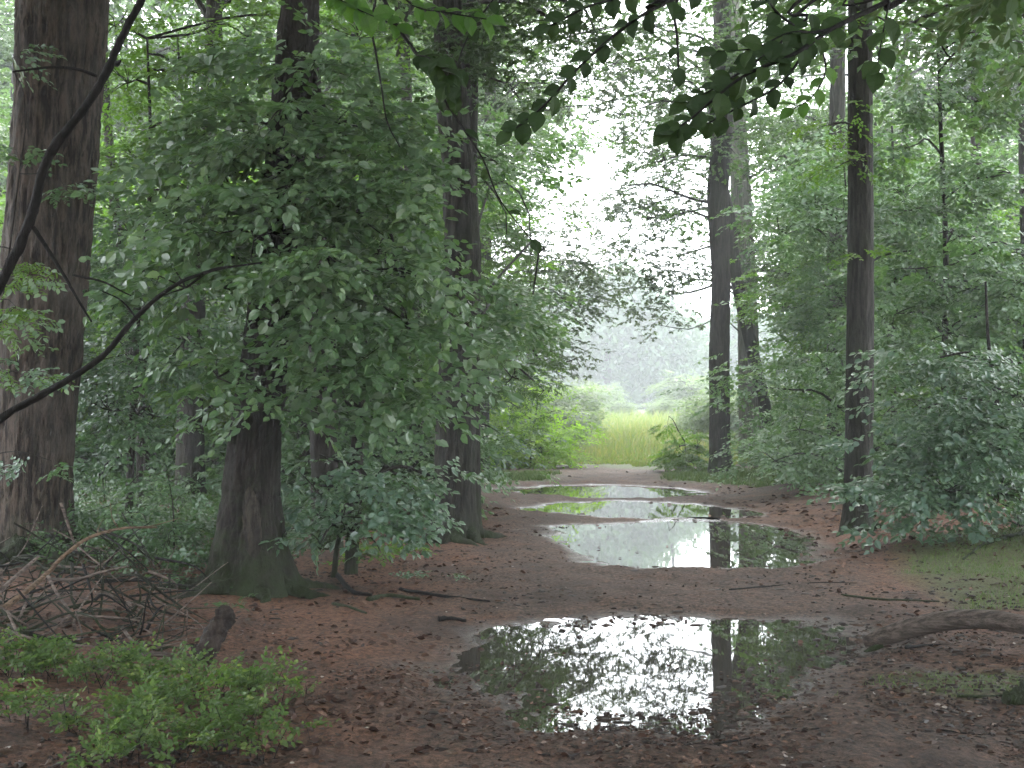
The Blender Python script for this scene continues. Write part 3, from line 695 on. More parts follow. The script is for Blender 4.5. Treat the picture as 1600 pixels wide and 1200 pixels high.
sapling('low blue-green beech bush spreading between the mossy foot and the stout trunk', 13.8,
        [(520, 880, 13.8), (530, 840, 13.7), (560, 780, 13.6), (600, 730, 13.6)], .03,
        [C(490, 760, 13.2, 45, 45, 14), C(530, 810, 13.0, 60, 40, 18), C(500, 850, 12.8, 30, 20, 4), C(590, 770, 13.6, 60, 40, 18), C(620, 740, 13.8, 50, 26, 10), C(700, 745, 14, 40, 10, 4), C(580, 840, 13.6, 45, 30, 7), C(500, 710, 13.4, 40, 20, 7)],
        'beech', 8, 'teal', 42, pick=200, leafmt='teal_leaf', scale=1.15, sub=.17, per=5, facecam=.5, flat=.5, dens=.8)
sapling('pale leafy sapling filling the gap right of the massive trunk', 16.0,
        [(200, 855, 16.0), (205, 700, 16), (215, 500, 15.8), (230, 350, 15.4), (240, 250, 15.2)], .05,
        [C(190, 470, 15, 55, 60, 22), C(250, 420, 15, 65, 50, 24), C(210, 560, 15, 70, 50, 26), C(290, 530, 14.6, 60, 50, 24), C(170, 640, 15, 50, 45, 16), C(240, 650, 15.4, 60, 45, 18), C(200, 360, 15, 60, 50, 20), C(260, 300, 15.2, 55, 40, 14), C(160, 740, 15, 40, 40, 8)],
        'beech', 6, 'teal', 43, scale=.95, sub=.22, per=5, facecam=.4)
sapling('yellow-green sapling lit from above right of the massive trunk', 19.0,
        [(215, 830, 19), (225, 500, 19), (235, 250, 18.6), (230, 60, 18.4)], .05,
        [C(200, 130, 18.4, 60, 60, 30), C(270, 190, 18.4, 60, 50, 28), C(220, 250, 18.4, 70, 45, 28), C(180, 40, 18.4, 60, 40, 20), C(280, 90, 18.8, 60, 50, 22), C(180, 330, 18.4, 50, 40, 16), C(300, 300, 19, 50, 50, 16), C(390, 60, 19, 70, 50, 30), C(560, 60, 20, 70, 60, 30), C(580, 150, 20, 60, 50, 22)],
        'beech', 4, 'fresh', 44, scale=1.1, sub=.25, per=6, facecam=.2)
sapling('blue-green beech with layered sprays against the slim straight trunk', 17.6,
        [(1600, 850, 17.6), (1585, 740, 17.5), (1560, 640, 17.3), (1545, 540, 17.2), (1540, 440, 17)], .045,
        [C(1420, 700, 16.8, 55, 26, 18), C(1490, 680, 16.6, 70, 28, 26), C(1570, 700, 16.4, 60, 30, 22), C(1410, 760, 16.6, 55, 30, 18), C(1480, 770, 16.4, 70, 30, 26), C(1560, 770, 16.2, 60, 32, 24), C(1440, 815, 16.6, 50, 16, 9),
         C(1520, 640, 16.8, 70, 24, 20), C(1440, 640, 17, 50, 24, 12), C(1590, 620, 16.6, 50, 40, 20), C(1375, 730, 17, 18, 14, 2), C(1590, 820, 16.6, 50, 18, 8), C(1520, 560, 17, 70, 26, 20), C(1440, 570, 17.4, 60, 24, 14)],
        'beech', 8, 'teal', 45, pick=280, leafmt='teal_leaf', scale=1.35, sub=.17, per=5, flat=.35, facecam=.5, dens=.75)
sapling('tall layered beech filling the upper right corner with pale green tiers', 23.0,
        [(1480, 800, 23.0), (1476, 600, 23), (1478, 400, 22.8), (1470, 200, 22.6), (1465, 20, 22.4)], .07,
        [C(1440, 60, 22, 60, 26, 16), C(1530, 50, 22, 70, 30, 26), C(1590, 120, 21.6, 60, 24, 22), C(1440, 150, 21.8, 55, 24, 18), C(1520, 160, 22, 70, 24, 24), C(1420, 230, 22, 50, 22, 14), C(1490, 290, 21.8, 80, 26, 26), C(1580, 270, 21.6, 60, 24, 20),
         C(1410, 330, 22, 50, 20, 14), C(1500, 370, 21.6, 80, 24, 26), C(1590, 390, 21.4, 50, 26, 20), C(1430, 420, 21.8, 60, 26, 18), C(1520, 450, 21.6, 70, 26, 24), C(1400, 490, 21.8, 45, 22, 12), C(1480, 520, 21.4, 80, 24, 24), C(1590, 500, 21.2, 50, 30, 20), C(1430, 590, 21.6, 60, 26, 20), C(1380, 650, 21.6, 30, 26, 8),
         C(1450, -60, 22, 180, 40, 50), C(1600, 440, 21, 40, 40, 20), C(1600, 570, 21, 40, 40, 20), C(1600, 60, 21, 40, 50, 18)],
        'beech', 6, 'beech', 46, scale=1.4, sub=.22, per=6, flat=.35, facecam=.45, dens=.85)
sapling('rowan sapling with feathery pale leaves at the left edge', 10.4,
        [(-60, 1000, 10.4), (-50, 800, 10.2), (-40, 600, 10), (-30, 450, 9.9), (-10, 330, 9.8)], .02,
        [C(35, 400, 9.8, 32, 30, 5), C(25, 480, 9.7, 30, 36, 5), C(5, 350, 9.8, 20, 26, 2), C(20, 590, 9.6, 30, 12, 2)],
        'rowan', 'n', 'fresh', 47, pick=200, leafmt='beech_leaf', scale=1.0, sub=.1, per=4, facecam=.5, name='rowan_sapling', limb_r=.006)
sapling('young sapling with a few pale leaves crossing the massive trunk', 12.2,
        [(-30, 930, 12.2), (-10, 600, 12), (20, 350, 11.8), (40, 200, 11.8)], .014,
        [C(100, 290, 11.8, 40, 16, 3), C(30, 250, 11.6, 30, 30, 4), C(40, 590, 11.8, 36, 14, 2), C(80, 720, 12, 60, 20, 4), C(20, 520, 11.8, 30, 20, 3), C(20, 90, 11.4, 20, 14, 2)],
        'beech', 8, 'teal', 48, pick=80, leafmt='teal_leaf', scale=.85, sub=.12, per=4, facecam=.5, limb_r=.006)
sapling('hazy light green sapling between the pale trunk and slim straight trunk', 38.0,
        [(1260, 745, 38), (1255, 600, 38), (1250, 420, 38)], .07,
        [C(1230, 480, 37.5, 50, 40, 34), C(1290, 500, 37, 50, 50, 40), C(1240, 570, 37, 50, 35, 34), C(1290, 600, 36.5, 45, 40, 34), C(1220, 420, 38, 40, 30, 20), C(1290, 400, 37.5, 45, 40, 30)],
        'beech', 4, 'fresh', 49, scale=1.6, sub=.4, per=6)
sapling('green shrub at the foot of the leaning slender trunk', 35.0,
        [(1240, 750, 35), (1240, 700, 35), (1245, 650, 35)], .04,
        [C(1210, 690, 34.6, 36, 34, 26), C(1260, 670, 34, 40, 40, 34), C(1300, 690, 33.5, 36, 40, 30), C(1275, 730, 32, 40, 18, 16)],
        'beech', 4, 'beech', 50, scale=1.3, sub=.3, per=6, name='shrub', cat='shrub')
sapling('small shrub left of the straight dark trunk at the meadow edge', 40.5,
        [(1075, 745, 40.5), (1072, 720, 40.5), (1070, 690, 40.5)], .02,
        [C(1080, 722, 40, 26, 16, 18), C(1060, 700, 40.2, 20, 22, 8), C(1045, 650, 40.2, 22, 22, 3), C(1090, 700, 40, 18, 26, 9)],
        'rowan', 4, 'fresh', 51, scale=2.2, sub=.2, per=5, name='shrub', cat='shrub')
sapling('bright lime green bush on the left where the track meets the meadow', 44.0,
        [(830, 735, 44), (830, 700, 44), (835, 660, 44)], .04,
        [C(800, 700, 43.5, 45, 35, 44), C(845, 700, 43, 40, 34, 44), C(865, 695, 43.5, 30, 28, 30), C(800, 650, 44.5, 35, 40, 34), C(850, 650, 45, 40, 36, 30), C(825, 600, 46, 40, 30, 24), C(770, 690, 43, 30, 40, 30), C(760, 620, 43, 30, 40, 24)],
        'beech', 4, 'lime', 52, scale=1.7, sub=.35, per=6, name='bush', cat='bush')
sapling('low fresh green seedling at the foot of the stout trunk', 15.2,
        [(600, 880, 15.2), (600, 850, 15.2), (605, 830, 15.2)], .01,
        [C(600, 860, 15.0, 30, 20, 8), C(570, 870, 14.8, 20, 14, 3)], 'beech', 6, 'fresh', 53, scale=.8, sub=.1, per=4, name='seedling', cat='seedling', limb_r=.005)
sapling('pale low seedlings in a mat beside the fallen stick', 14.2,
        [(690, 905, 14.2), (690, 900, 14.1), (692, 893, 14.1)], .006,
        [C(655, 902, 14.3, 26, 7, 6), C(690, 912, 14.0, 30, 8, 7), C(730, 922, 13.7, 28, 8, 6)], 'beech', 6, 'teal', 54, scale=.6, sub=.1, per=4, name='seedling', cat='seedling', limb_r=.003, twigs=False)
sapling('knee-high green sapling between massive trunk and mossy foot', 13.6,
        [(210, 905, 13.6), (208, 860, 13.6), (205, 800, 13.6), (200, 760, 13.6)], .012,
        [C(190, 760, 13.5, 40, 24, 5), C(230, 820, 13.2, 40, 24, 5), C(160, 830, 13.4, 30, 24, 4), C(140, 800, 13.6, 20, 50, 5), C(240, 740, 13.8, 40, 20, 5), C(200, 900, 12.6, 50, 16, 5)],
        'beech', 6, 'beech', 55, scale=.75, sub=.13, per=4, facecam=.4, limb_r=.006)
sapling('thin sapling with small shiny leaves left of the mossy foot', 13.0,
        [(275, 905, 13), (272, 850, 13), (270, 790, 13), (262, 740, 13)], .012,
        [C(280, 800, 12.8, 30, 30, 4), C(265, 850, 12.6, 30, 24, 4), C(300, 760, 12.8, 24, 30, 3), C(250, 880, 12.2, 30, 16, 3)],
        'beech', 6, 'teal', 56, scale=.7, sub=.13, per=4, facecam=.4, limb_r=.006)

# ------------------------------------------------------------------ background wood: individual trees copied from three prototypes
def proto_parts(seed, kind, mt, nspray, rad, z0, H, tr, scale, lo):
    r = np.random.default_rng(seed)
    cl = []
    for k in range(22):
        a = r.uniform(0, 2 * math.pi); h = r.uniform(lo, 1)
        q = r.uniform(.25, 1)
        cl.append((np.array([math.cos(a) * rad * q, math.sin(a) * rad * q, z0 * h]), np.array([rad * .35, rad * .35, .45]), nspray // 22))
    O, D, N, subs = clump_sprays(cl, r, .34, 7, flat=.4)
    fr = leaf_frames(O, D, N, TM[kind], scale, .35, r)
    rnd = np.clip(np.repeat(r.uniform(0, 1, len(O)), len(TM[kind][0])) * .55 + r.uniform(0, .45, len(fr[4])), 0, 1)
    mb = MB(); leaves_into(mb, fr, 4, rnd)
    tb = trunk_mesh([(0, 0, -.2), (.05, .03, H * .3), (-.05, .05, H * .65), (0.08, 0, H)], [tr, tr * .85, tr * .6, tr * .3], 14, .3, .01, .4, .4, 4, seed)
    bb = MB()
    for c, s_ in subs:
        limb(bb, (0, 0, max(.2, c[2] - rad * .3)), c, .03, .01, r)
        for q in s_[:5]: limb(bb, c, q, .012, .004, r, .03, 4, 3)
    return mb.mesh('crown', M[mt]), tb.mesh('trunk', M['bark_dark']), bb.mesh('branches', M['bark_mid'])
PR = [proto_parts(61, 'beech', 'beech', 950, 1.7, 5.5, 6.0, .06, 1.45, .08),
      proto_parts(62, 'beech', 'fresh', 900, 1.7, 6.0, 6.5, .07, 1.45, .15),
      proto_parts(63, 'oak', 'dark', 950, 1.7, 5.0, 6.0, .06, 1.1, .06),
      proto_parts(64, 'beech', 'teal', 800, 1.9, 4.2, 4.6, .045, 1.4, .05)]
TALLT = trunk_mesh([(0, 0, -.2), (.1, .05, 3), (.0, .12, 7), (.1, 0, 11)], [.17, .15, .12, .06], 20, .25, .012, .4, .4, 4, 71).mesh('trunk', M['bark_dark'])
for p in (TALLT, PR[0][1], PR[1][1], PR[2][1], PR[3][1]):
    p.polygons.foreach_set('use_smooth', np.ones(len(p.polygons), bool))
rb = np.random.default_rng(99)
def clear(x, y, lo=-1.6, hi=6.6):                         # keep the ride and the opening free
    if y > 3 and 745 < 800 + F * x / y < 1325: return False
    return not (path_x(y) - 2.6 - .02 * y < x < path_x(y) + 2.6 + .05 * y)
placed = []
def spots(n, x0, x1, y0, y1, dmin):
    out = []; tries = 0
    while len(out) < n and tries < 4000:
        tries += 1
        x, y = rb.uniform(x0, x1), rb.uniform(y0, y1)
        if abs(x) > y * .40 + 3.5: continue
        if not clear(x, y): continue
        if any((x - a) ** 2 + (y - b) ** 2 < dmin ** 2 for a, b in placed): continue
        placed.append((x, y)); out.append((x, y))
    return out
for o in list(S.objects):
    if o.parent is None and o.type == 'EMPTY': placed.append((o.location.x, o.location.y))
SECT = [(-1e9, 0, 'beyond the left edge'), (0, 180, 'behind the massive left trunk'), (180, 385, 'between massive trunk and mossy-footed trunk'), (385, 640, 'behind the big leafy beech'), (640, 800, 'behind the stout trackside trunk'),
        (800, 1480, 'just right of the slim straight trunk'), (1480, 1600, 'inside the right edge'), (1600, 1e9, 'beyond the right edge')]
ORD = ['nearest', 'second nearest', 'third nearest', 'fourth nearest', 'fifth nearest', 'sixth nearest', 'seventh nearest', 'eighth nearest', 'ninth nearest', 'tenth nearest', 'eleventh nearest', 'twelfth nearest', 'thirteenth nearest', 'fourteenth nearest', 'fifteenth nearest']
TOLABEL = []
def put_young(x, y, k, label, group, sc=1.0):
    cm, tm_, bm_ = PR[k]
    root = thing('young_tree', (x, y, gz(x, y)), label, 'young tree', group); TOLABEL.append((root, ['green beech-like', 'yellow-green', 'dark-leaved', 'blue-green'][k] + ' young tree'))
    rz = rb.uniform(0, 6.28)
    for nme, me in (('crown', cm), ('trunk', tm_), ('branches', bm_)):
        put_mesh(nme, me, root, (0, 0, 0), rz, sc, 'stuff' if nme != 'trunk' else None)
def put_tall(x, y, k, label, group, sc=1.0):
    cm, bm_ = CROWN[k]
    root = thing('forest_tree', (x, y, gz(x, y)), label, 'tree', group)
    if 'near end' not in group: TOLABEL.append((root, 'tall dark tree' if 'distant' not in group else 'distant tall tree'))
    rz = rb.uniform(0, 6.28)
    put_mesh('trunk', TALLT, root, (0, 0, 0), rz, (sc * .9, sc * .9, sc)); put_mesh('crown', cm, root, (0, 0, 0), rz, sc, 'stuff'); put_mesh('branches', bm_, root, (0, 0, 0), rz, sc, 'stuff')
for x, y in spots(38, -18, -1.5, 18, 50, 1.3):
    put_young(x, y, rb.choice([0, 1, 2, 3, 1]), 'leafy young tree in the wood left of the track, behind the big trunks', 'young trees in the wood on the left', rb.uniform(.85, 1.25))
for x, y in spots(32, 5, 22, 24, 55, 1.3):
    put_young(x, y, rb.choice([0, 1, 1, 3]), 'leafy young tree in the wood right of the track, behind the slim trunk', 'young trees in the wood on the right', rb.uniform(.85, 1.25))
for x, y in spots(11, -18, -2.2, 19, 55, 2.4):
    put_tall(x, y, rb.integers(0, 3), 'tall dark tree deep in the wood left of the track', 'tall trees in the wood on the left', rb.uniform(.9, 1.3))
for x, y in spots(9, 7, 24, 30, 58, 2.4):
    put_tall(x, y, rb.integers(0, 3), 'tall dark tree deep in the wood right of the track', 'tall trees in the wood on the right', rb.uniform(.9, 1.3))
for x, y in [(-5.5, 8), (-5.5, 2.5), (-2.8, -2), (-6, -6), (0.5, -7), (4, -3), (5.5, 3), (5, 9), (8, 13), (-8, 12), (8, -7), (-10, 5), (10, 5), (3.4, 6.3), (2.6, .4), (-2.3, .5), (.3, -2.6), (2.5, -12), (-4, -12), (6.9, 15)]:  # more wood out of view, added so its canopy darkens the foreground
    put_tall(x, y, rb.integers(0, 3), 'out-of-view tall tree of the wood, added to shade the near end of the track', 'out-of-view tall trees shading the near end of the track', rb.uniform(.95, 1.2))
# backing belts that close the wood at both sides
for x, y in spots(26, -34, -3, 46, 75, 2.2):
    put_tall(x, y, rb.integers(0, 3), 'distant tree closing the wood behind the left-hand trunks', 'distant trees closing the left wood', rb.uniform(1.3, 1.9))
for x, y in spots(18, 12, 34, 50, 75, 2.2):
    put_tall(x, y, rb.integers(0, 3), 'distant tree closing the wood behind the right-hand trunks', 'distant trees closing the right wood', rb.uniform(1.2, 1.8))

mbush = proto_parts(66, 'beech', 'airy', 420, 1.5, 2.0, 1.6, .03, 2.2, .1)
rm = np.random.default_rng(8)
for k, (px, Yk, sc_) in enumerate([(862, 62, .9), (1098, 70, .7), (850, 56, 1.0), (885, 92, .9), (1090, 96, 1.0), (860, 74, 1.5), (975, 125, .8), (1030, 112, .9), (1112, 80, 1.2), (890, 120, 1.5), (1150, 62, 1.2), (1190, 70, 1.5), (1080, 130, 2.0), (930, 138, 1.5)]):
    x = (px - 800) / F * Yk
    root = thing('meadow_bush', (x, Yk, gz(x, Yk)), 'pale yellow-green bush in the misty meadow, number %d' % k, 'bush', 'bushes scattered over the misty meadow')
    for nme, me in zip(('crown', 'stem', 'branches'), mbush): put_mesh(nme, me, root, (0, 0, 0), rm.uniform(0, 6), (sc_ * .9, sc_ * .9, sc_ * .9), 'stuff' if nme != 'stem' else None)

from collections import defaultdict
_by = defaultdict(list)
for root, what in TOLABEL:
    x, y = root.location.x, root.location.y; px = 800 + F * x / y
    _by[(what, next(w for a, b_, w in SECT if a <= px < b_))].append(root)
for (what, where), lst in _by.items():
    for k, root in enumerate(sorted(lst, key=lambda o: o.location.y)):
        root['label'] = (what + ', ' + ((ORD[k] + ' one ') if len(lst) > 1 else '') + where)
_mb = sorted([o for o in S.objects if o.name.startswith('meadow_bush')], key=lambda o: o.location.x / o.location.y)
for k, o in enumerate(_mb): o['label'] = 'pale yellow-green bush in the misty meadow, ' + (['leftmost'] + [w + ' from the left' for w in 'second third fourth fifth sixth seventh eighth ninth tenth eleventh twelfth thirteenth fourteenth '.split()] + ['rightmost'])[k]
# far misty trees across the meadow
def far_tree(seed, H, Wd):
    r = np.random.default_rng(seed)
    n = 5000; cl = unit(r.normal(0, 1, (34, 3))) * r.uniform(.3, 1, (34, 1)); cl[:, 2] = cl[:, 2] * .52 + .5
    c = cl[r.integers(0, 34, n)] * np.array([Wd, Wd, H * .62]) + r.normal(0, 1, (n, 3)) * np.array([.8, .8, .7])
    fr = (c, unit(r.normal(0, 1, (n, 3)) - [0, 0, .3]), None, None, r.uniform(.35, .75, n))
    D = fr[1]; N = unit(r.normal(0, 1, (n, 3)) + [0, 0, .9]); Sd = unit(np.cross(N, D)); N = np.cross(D, Sd)
    mb = MB(); leaves_into(mb, (c, D, Sd, N, fr[4]), 4, r.uniform(0, 1, n))
    return mb.mesh('crown', M['far'])
FARC = [far_tree(81, 16, 4.5), far_tree(82, 19, 5), far_tree(83, 13, 4)]
FART = trunk_mesh([(0, 0, -.3), (0, 0, 5), (.2, 0, 11)], [.35, .28, .1], 10, 1, 0).mesh('trunk', M['bark_mid'])
for k in range(40):
    Yk = 195 + (k % 4) * 22 + rb.uniform(-8, 8); x = -14 + k * 1.5 + rb.uniform(-1, 1)
    x *= Yk / 135
    root = thing('misty_tree', (x, Yk, gz(x, Yk)), 'far pale blue-green tree fading into mist across the meadow', 'tree', 'misty trees across the meadow')
    s_ = rb.uniform(1.35, 2.0)
    put_mesh('crown', FARC[k % 3], root, (0, 0, 0), rb.uniform(0, 6), s_, 'stuff'); put_mesh('trunk', FART, root, (0, 0, 0), 0, s_)

# ------------------------------------------------------------------ overhanging branches near the lens (rooted in trees just outside the picture)
def near_tree(name, label, x, y, r0, H, mt='bark_dark', seed=0):
    root = thing(name, (x, y, gz(x, y) - .02), label, 'tree')
    mb = trunk_mesh([(x, y, -.1), (x + .03, y, 2), (x, y + .04, 4), (x, y, H)], [r0, r0 * .9, r0 * .75, r0 * .5], 32, .08, .01, .4, .4, 5, seed)
    mb.build('trunk', M[mt], root, smooth=True)
    return root
def bough(root, name, pts, r0, r1, mt='twig', rough=.1, seed=0, sides=8, n=None):
    mb = MB(); P = [np.array(p, float) if len(p) == 4 - 1 and abs(p[0]) < 20 and p[1] < 12 and p[2] < 12 and isinstance(p, np.ndarray) else at(*p) for p in pts]
    tube(mb, P, np.linspace(r0, r1, len(P)), sides, n or len(P) * 6, rough, seed=seed)
    return mb.build(name, M[mt], root, smooth=True), P
nl = near_tree('overhanging_tree', 'near bare dark branches reaching in from the left edge', -2.75, 4.6, .16, 6.5, seed=91)
bough(nl, 'branch', [np.array([-2.75, 4.6, 1.2]), (-120, 640, 4.6), (-40, 520, 4.6), (0, 445, 4.6), (30, 385, 4.6), (52, 330, 4.6), (66, 270, 4.6), (88, 225, 4.6), (135, 165, 4.6), (168, 110, 4.6), (185, 70, 4.6), (205, 30, 4.6), (232, -20, 4.6), (280, -120, 4.6)], .019, .011, rough=.2, seed=1)
bough(nl, 'twig', [(150, 118, 4.6), (120, 108, 4.5), (80, 105, 4.4), (20, 112, 4.3)], .006, .003)
bough(nl, 'twig', [(182, 100, 4.6), (188, 95, 4.55)], .010, .004)
bough(nl, 'twig', [(52, 355, 4.6), (75, 390, 4.6), (100, 430, 4.55), (120, 465, 4.5), (143, 503, 4.5)], .008, .003)
bough(nl, 'twig', [(115, 430, 4.55), (160, 440, 4.5), (190, 455, 4.5), (205, 462, 4.5)], .004, .002)
bough(nl, 'branch', [np.array([-2.75, 4.6, 1.1]), (-100, 735, 4.9), (0, 655, 5.0), (60, 620, 5.0), (120, 585, 5.0), (165, 552, 5.0), (200, 510, 5.0), (240, 470, 5.0), (280, 442, 5.0), (315, 428, 5.0)], .016, .006, rough=.2, seed=2)
bough(nl, 'twig', [(315, 428, 5.0), (340, 420, 5.05), (375, 415, 5.1), (410, 410, 5.1)], .007, .003)
bough(nl, 'twig', [(215, 500, 5.0), (190, 470, 4.95), (160, 455, 4.9)], .004, .002)

nr = near_tree('overhanging_beech', 'near beech twigs with big dark leaves hanging across the top', 3.1, 4.4, .15, 7, seed=92)
rl = np.random.default_rng(5)
def leafy_twig(root, pts, r0, r1, n, size, side0=1, from_=0.25, spread=.5, mt='dark_leaf', droop=.5, trunkpt=None):
    o, P = bough(root, 'twig', ([trunkpt] if trunkpt is not None else []) + list(pts), r0, r1)
    Q = spline(P if trunkpt is None else P[1:], 60); T = unit(np.gradient(Q, axis=0))
    Pp, D, N, L = [], [], [], []
    for k in range(n):
        i_ = int(59 * (from_ + (1 - from_) * (k + .5) / n)); sd_ = side0 * (1 if k % 2 else -1)
        tt = T[i_]; sv = unit(np.cross(tt, [0, -1, .15]))
        d = unit(tt * .75 + sv * sd_ * rl.uniform(.6, 1.0) + np.array([0, rl.uniform(-.5, .5), -droop * rl.uniform(.2, 1)]))
        Pp.append(Q[i_]); D.append(d); N.append(unit(np.array([rl.normal(0, .35), -rl.uniform(.3, 1), rl.uniform(.1, .9)]))); L.append(size * rl.uniform(.75, 1.2))
    Pp.append(Q[-1]); D.append(T[-1]); N.append(unit(np.array([0, -.7, .5]))); L.append(size)
    Pp, D, N, L = map(np.array, (Pp, D, N, L)); Sd = unit(np.cross(N, D)); N = np.cross(D, Sd)
    leaf_objects(root, (Pp, D, Sd, N, L * .82), range(len(L)), mt, 'b')
A_ = np.array([3.1, 4.4, 4.2])
leafy_twig(nr, [(1340, -60, 4.0), (1260, 30, 3.9), (1190, 90, 3.85), (1130, 130, 3.8), (1075, 160, 3.8)], .006, .002, 18, .075, trunkpt=A_, from_=.2)
leafy_twig(nr, [(1330, -40, 4.2), (1270, 60, 4.1), (1220, 130, 4.0), (1150, 170, 4.0), (1090, 200, 4.0)], .006, .002, 16, .07, trunkpt=A_, from_=.25)
leafy_twig(nr, [(1500, -60, 3.9), (1380, 5, 3.8), (1300, 45, 3.7), (1240, 85, 3.6), (1160, 120, 3.6), (1080, 185, 3.6), (1050, 205, 3.6)], .010, .002, 22, .075, trunkpt=A_)
leafy_twig(nr, [(1240, 40, 3.7), (1215, 20, 3.65), (1190, -10, 3.6), (1160, -50, 3.6)], .004, .002, 6, .07)
leafy_twig(nr, [(1300, 45, 3.7), (1270, 50, 3.65), (1230, 52, 3.6), (1180, 75, 3.6), (1120, 80, 3.6)], .004, .0015, 9, .07)
leafy_twig(nr, [(1400, -60, 3.9), (1390, 0, 3.8), (1378, 60, 3.75), (1370, 110, 3.7)], .004, .0015, 4, .085, from_=.4, trunkpt=A_)
leafy_twig(nr, [(1080, -40, 3.5), (1055, 10, 3.5), (1058, 60, 3.5), (1060, 105, 3.5)], .004, .003, 2, .06, from_=.1)
leafy_twig(nr, [(1150, -60, 3.3), (1080, -15, 3.3), (1010, 20, 3.2), (960, 55, 3.2), (900, 110, 3.2), (850, 165, 3.2), (800, 205, 3.2)], .006, .002, 22, .06, trunkpt=A_, from_=.15)
leafy_twig(nr, [(1040, -60, 3.3), (980, -10, 3.3), (920, 10, 3.2), (860, 40, 3.2)], .004, .002, 9, .06)
leafy_twig(nr, [(1280, 60, 3.7), (1290, 110, 3.7), (1270, 150, 3.7), (1240, 170, 3.7)], .003, .0015, 6, .055, mt='fresh_leaf')
nm = near_tree('overhanging_lime', 'near twigs with translucent green leaves hanging at top centre', -1.9, 3.2, .12, 6, seed=93)
B_ = np.array([-1.9, 3.2, 3.6])
leafy_twig(nm, [(520, -130, 5.0), (590, -20, 5), (620, 40, 5), (655, 90, 5), (690, 150, 5), (720, 195, 5), (755, 250, 5), (780, 310, 5), (830, 375, 5)], .009, .002, 5, .07, trunkpt=B_, from_=.3)
leafy_twig(nm, [(600, -30, 4.6), (650, 10, 4.6), (700, 20, 4.6), (760, 30, 4.6)], .004, .002, 12, .085, mt='fresh_leaf')
leafy_twig(nm, [(640, 70, 4.9), (650, 85, 4.8), (670, 90, 4.7), (690, 110, 4.7), (700, 130, 4.7)], .003, .002, 10, .09)
leafy_twig(nm, [(480, -60, 4.8), (520, -10, 4.7), (560, 15, 4.7), (620, 40, 4.7)], .004, .002, 14, .085, mt='fresh_leaf', trunkpt=B_)
leafy_twig(nm, [(540, -80, 7.0), (580, 50, 7.0), (595, 130, 7.0), (605, 190, 7), (625, 230, 7)], .008, .003, 2, .07, trunkpt=B_, from_=.6)
leafy_twig(nm, [(800, -60, 4.8), (770, 0, 4.8), (740, 40, 4.8), (715, 100, 4.8), (712, 150, 4.8)], .004, .002, 6, .075, from_=.2)

# ------------------------------------------------------------------ brush pile, stub, logs and sticks
def stick(name, label, pts, r0, r1, mt='deadwood', group=None, cat='stick', sides=7, seed=0, rough=.18, twigs=0, lift=0.0):
    """pts (px, py, Y, z or None): z None = lies on the ground at the row's own distance"""
    P = []
    for q in pts:
        if len(q) == 2:
            y = gy(q[1]); x = at(q[0], q[1], y)[0]; P.append(np.array([x, y, gz(x, y) + r0 * .75 + lift]))
        else:
            q_ = at(*q); q_[2] = max(q_[2], gz(q_[0], q_[1]) + r1 * .6); P.append(q_)
    P = np.array(P); base = P[0].copy(); base[2] = gz(base[0], base[1])
    root = thing(name, base, label, cat, group) if twigs else None
    mb = MB(); tube(mb, P, np.linspace(r0, r1, len(P)), sides, len(P) * 6, rough, seed=seed)
    if root is None:
        o = mb.build(name, M[mt], org=base, smooth=True); return tag(o, label, cat, group)
    mb.build('stem', M[mt], root, smooth=True)
    r = np.random.default_rng(seed); Q = spline(P, 40); T = unit(np.gradient(Q, axis=0))
    for k in range(twigs):
        i_ = r.integers(8, 38); d = unit(T[i_] * .8 + r.normal(0, .6, 3)); d[2] = abs(d[2]) * .6
        L = r.uniform(.15, .4); tb = MB()
        tube(tb, [Q[i_], Q[i_] + d * L * .5 + r.normal(0, .02, 3), Q[i_] + d * L + r.normal(0, .04, 3)], [r1 * .8, r1 * .5, r1 * .25], 5, 7, .1)
        tb.build('twig', M[mt], root, smooth=True)
    return root
stick('broken_stub', 'thick broken dark stub leaning right beside the brush pile', [(305, 1052, 8.9), (318, 1022, 8.9), (335, 992, 8.95), (350, 968, 9.0), (352, 955, 9.05)], .078, .055, 'bark_mid2', cat='broken trunk', sides=16, seed=4, rough=.25)
stick('splintered_branch', 'splintered branch with tan torn wood arching above the brush pile', [(-30, 975, 9.6), (40, 925, 9.8), (75, 895, 10), (100, 868, 10), (140, 840, 10.1), (190, 826, 10.2), (245, 824, 10.3)], .022, .007, 'palewood', cat='branch', seed=5, twigs=3)
stick('dead_branch', 'straight grey branch slanting up from the bottom of the brush pile at left', [(-40, 960, 9.4), (20, 905, 9.6), (60, 870, 9.8)], .018, .010, 'deadwood', cat='branch', seed=6)
stick('dead_branch', 'dark branch running right from the splintered one towards the mossy foot', [(72, 905, 10), (120, 905, 10), (160, 893, 10), (200, 885, 10.2)], .014, .005, 'deadwood', cat='branch', seed=7)
stick('dead_branch', 'short pale forked twig dropping below the splintered branch', [(75, 900, 9.9), (88, 925, 9.8), (102, 945, 9.7), (115, 963, 9.6)], .012, .008, 'deadwood', cat='branch', seed=8)
stick('dead_branch', 'grey branch rising left to right in front of the brush pile', [(35, 1022, 9.2), (70, 992, 9.3), (110, 962, 9.4)], .012, .007, 'deadwood', cat='branch', seed=9)
stick('dead_branch', 'steep thin branch at the left side of the brush pile', [(12, 955, 9.3), (25, 985, 9.2), (35, 1015, 9.1)], .011, .008, 'deadwood', cat='branch', seed=10)
stick('dead_branch', 'long level branch lying along the front of the brush pile', [(90, 1026, 9.1), (160, 1026, 9.1), (230, 1030, 9.1), (300, 1034, 9.1)], .014, .007, 'deadwood', cat='branch', seed=11, twigs=3)
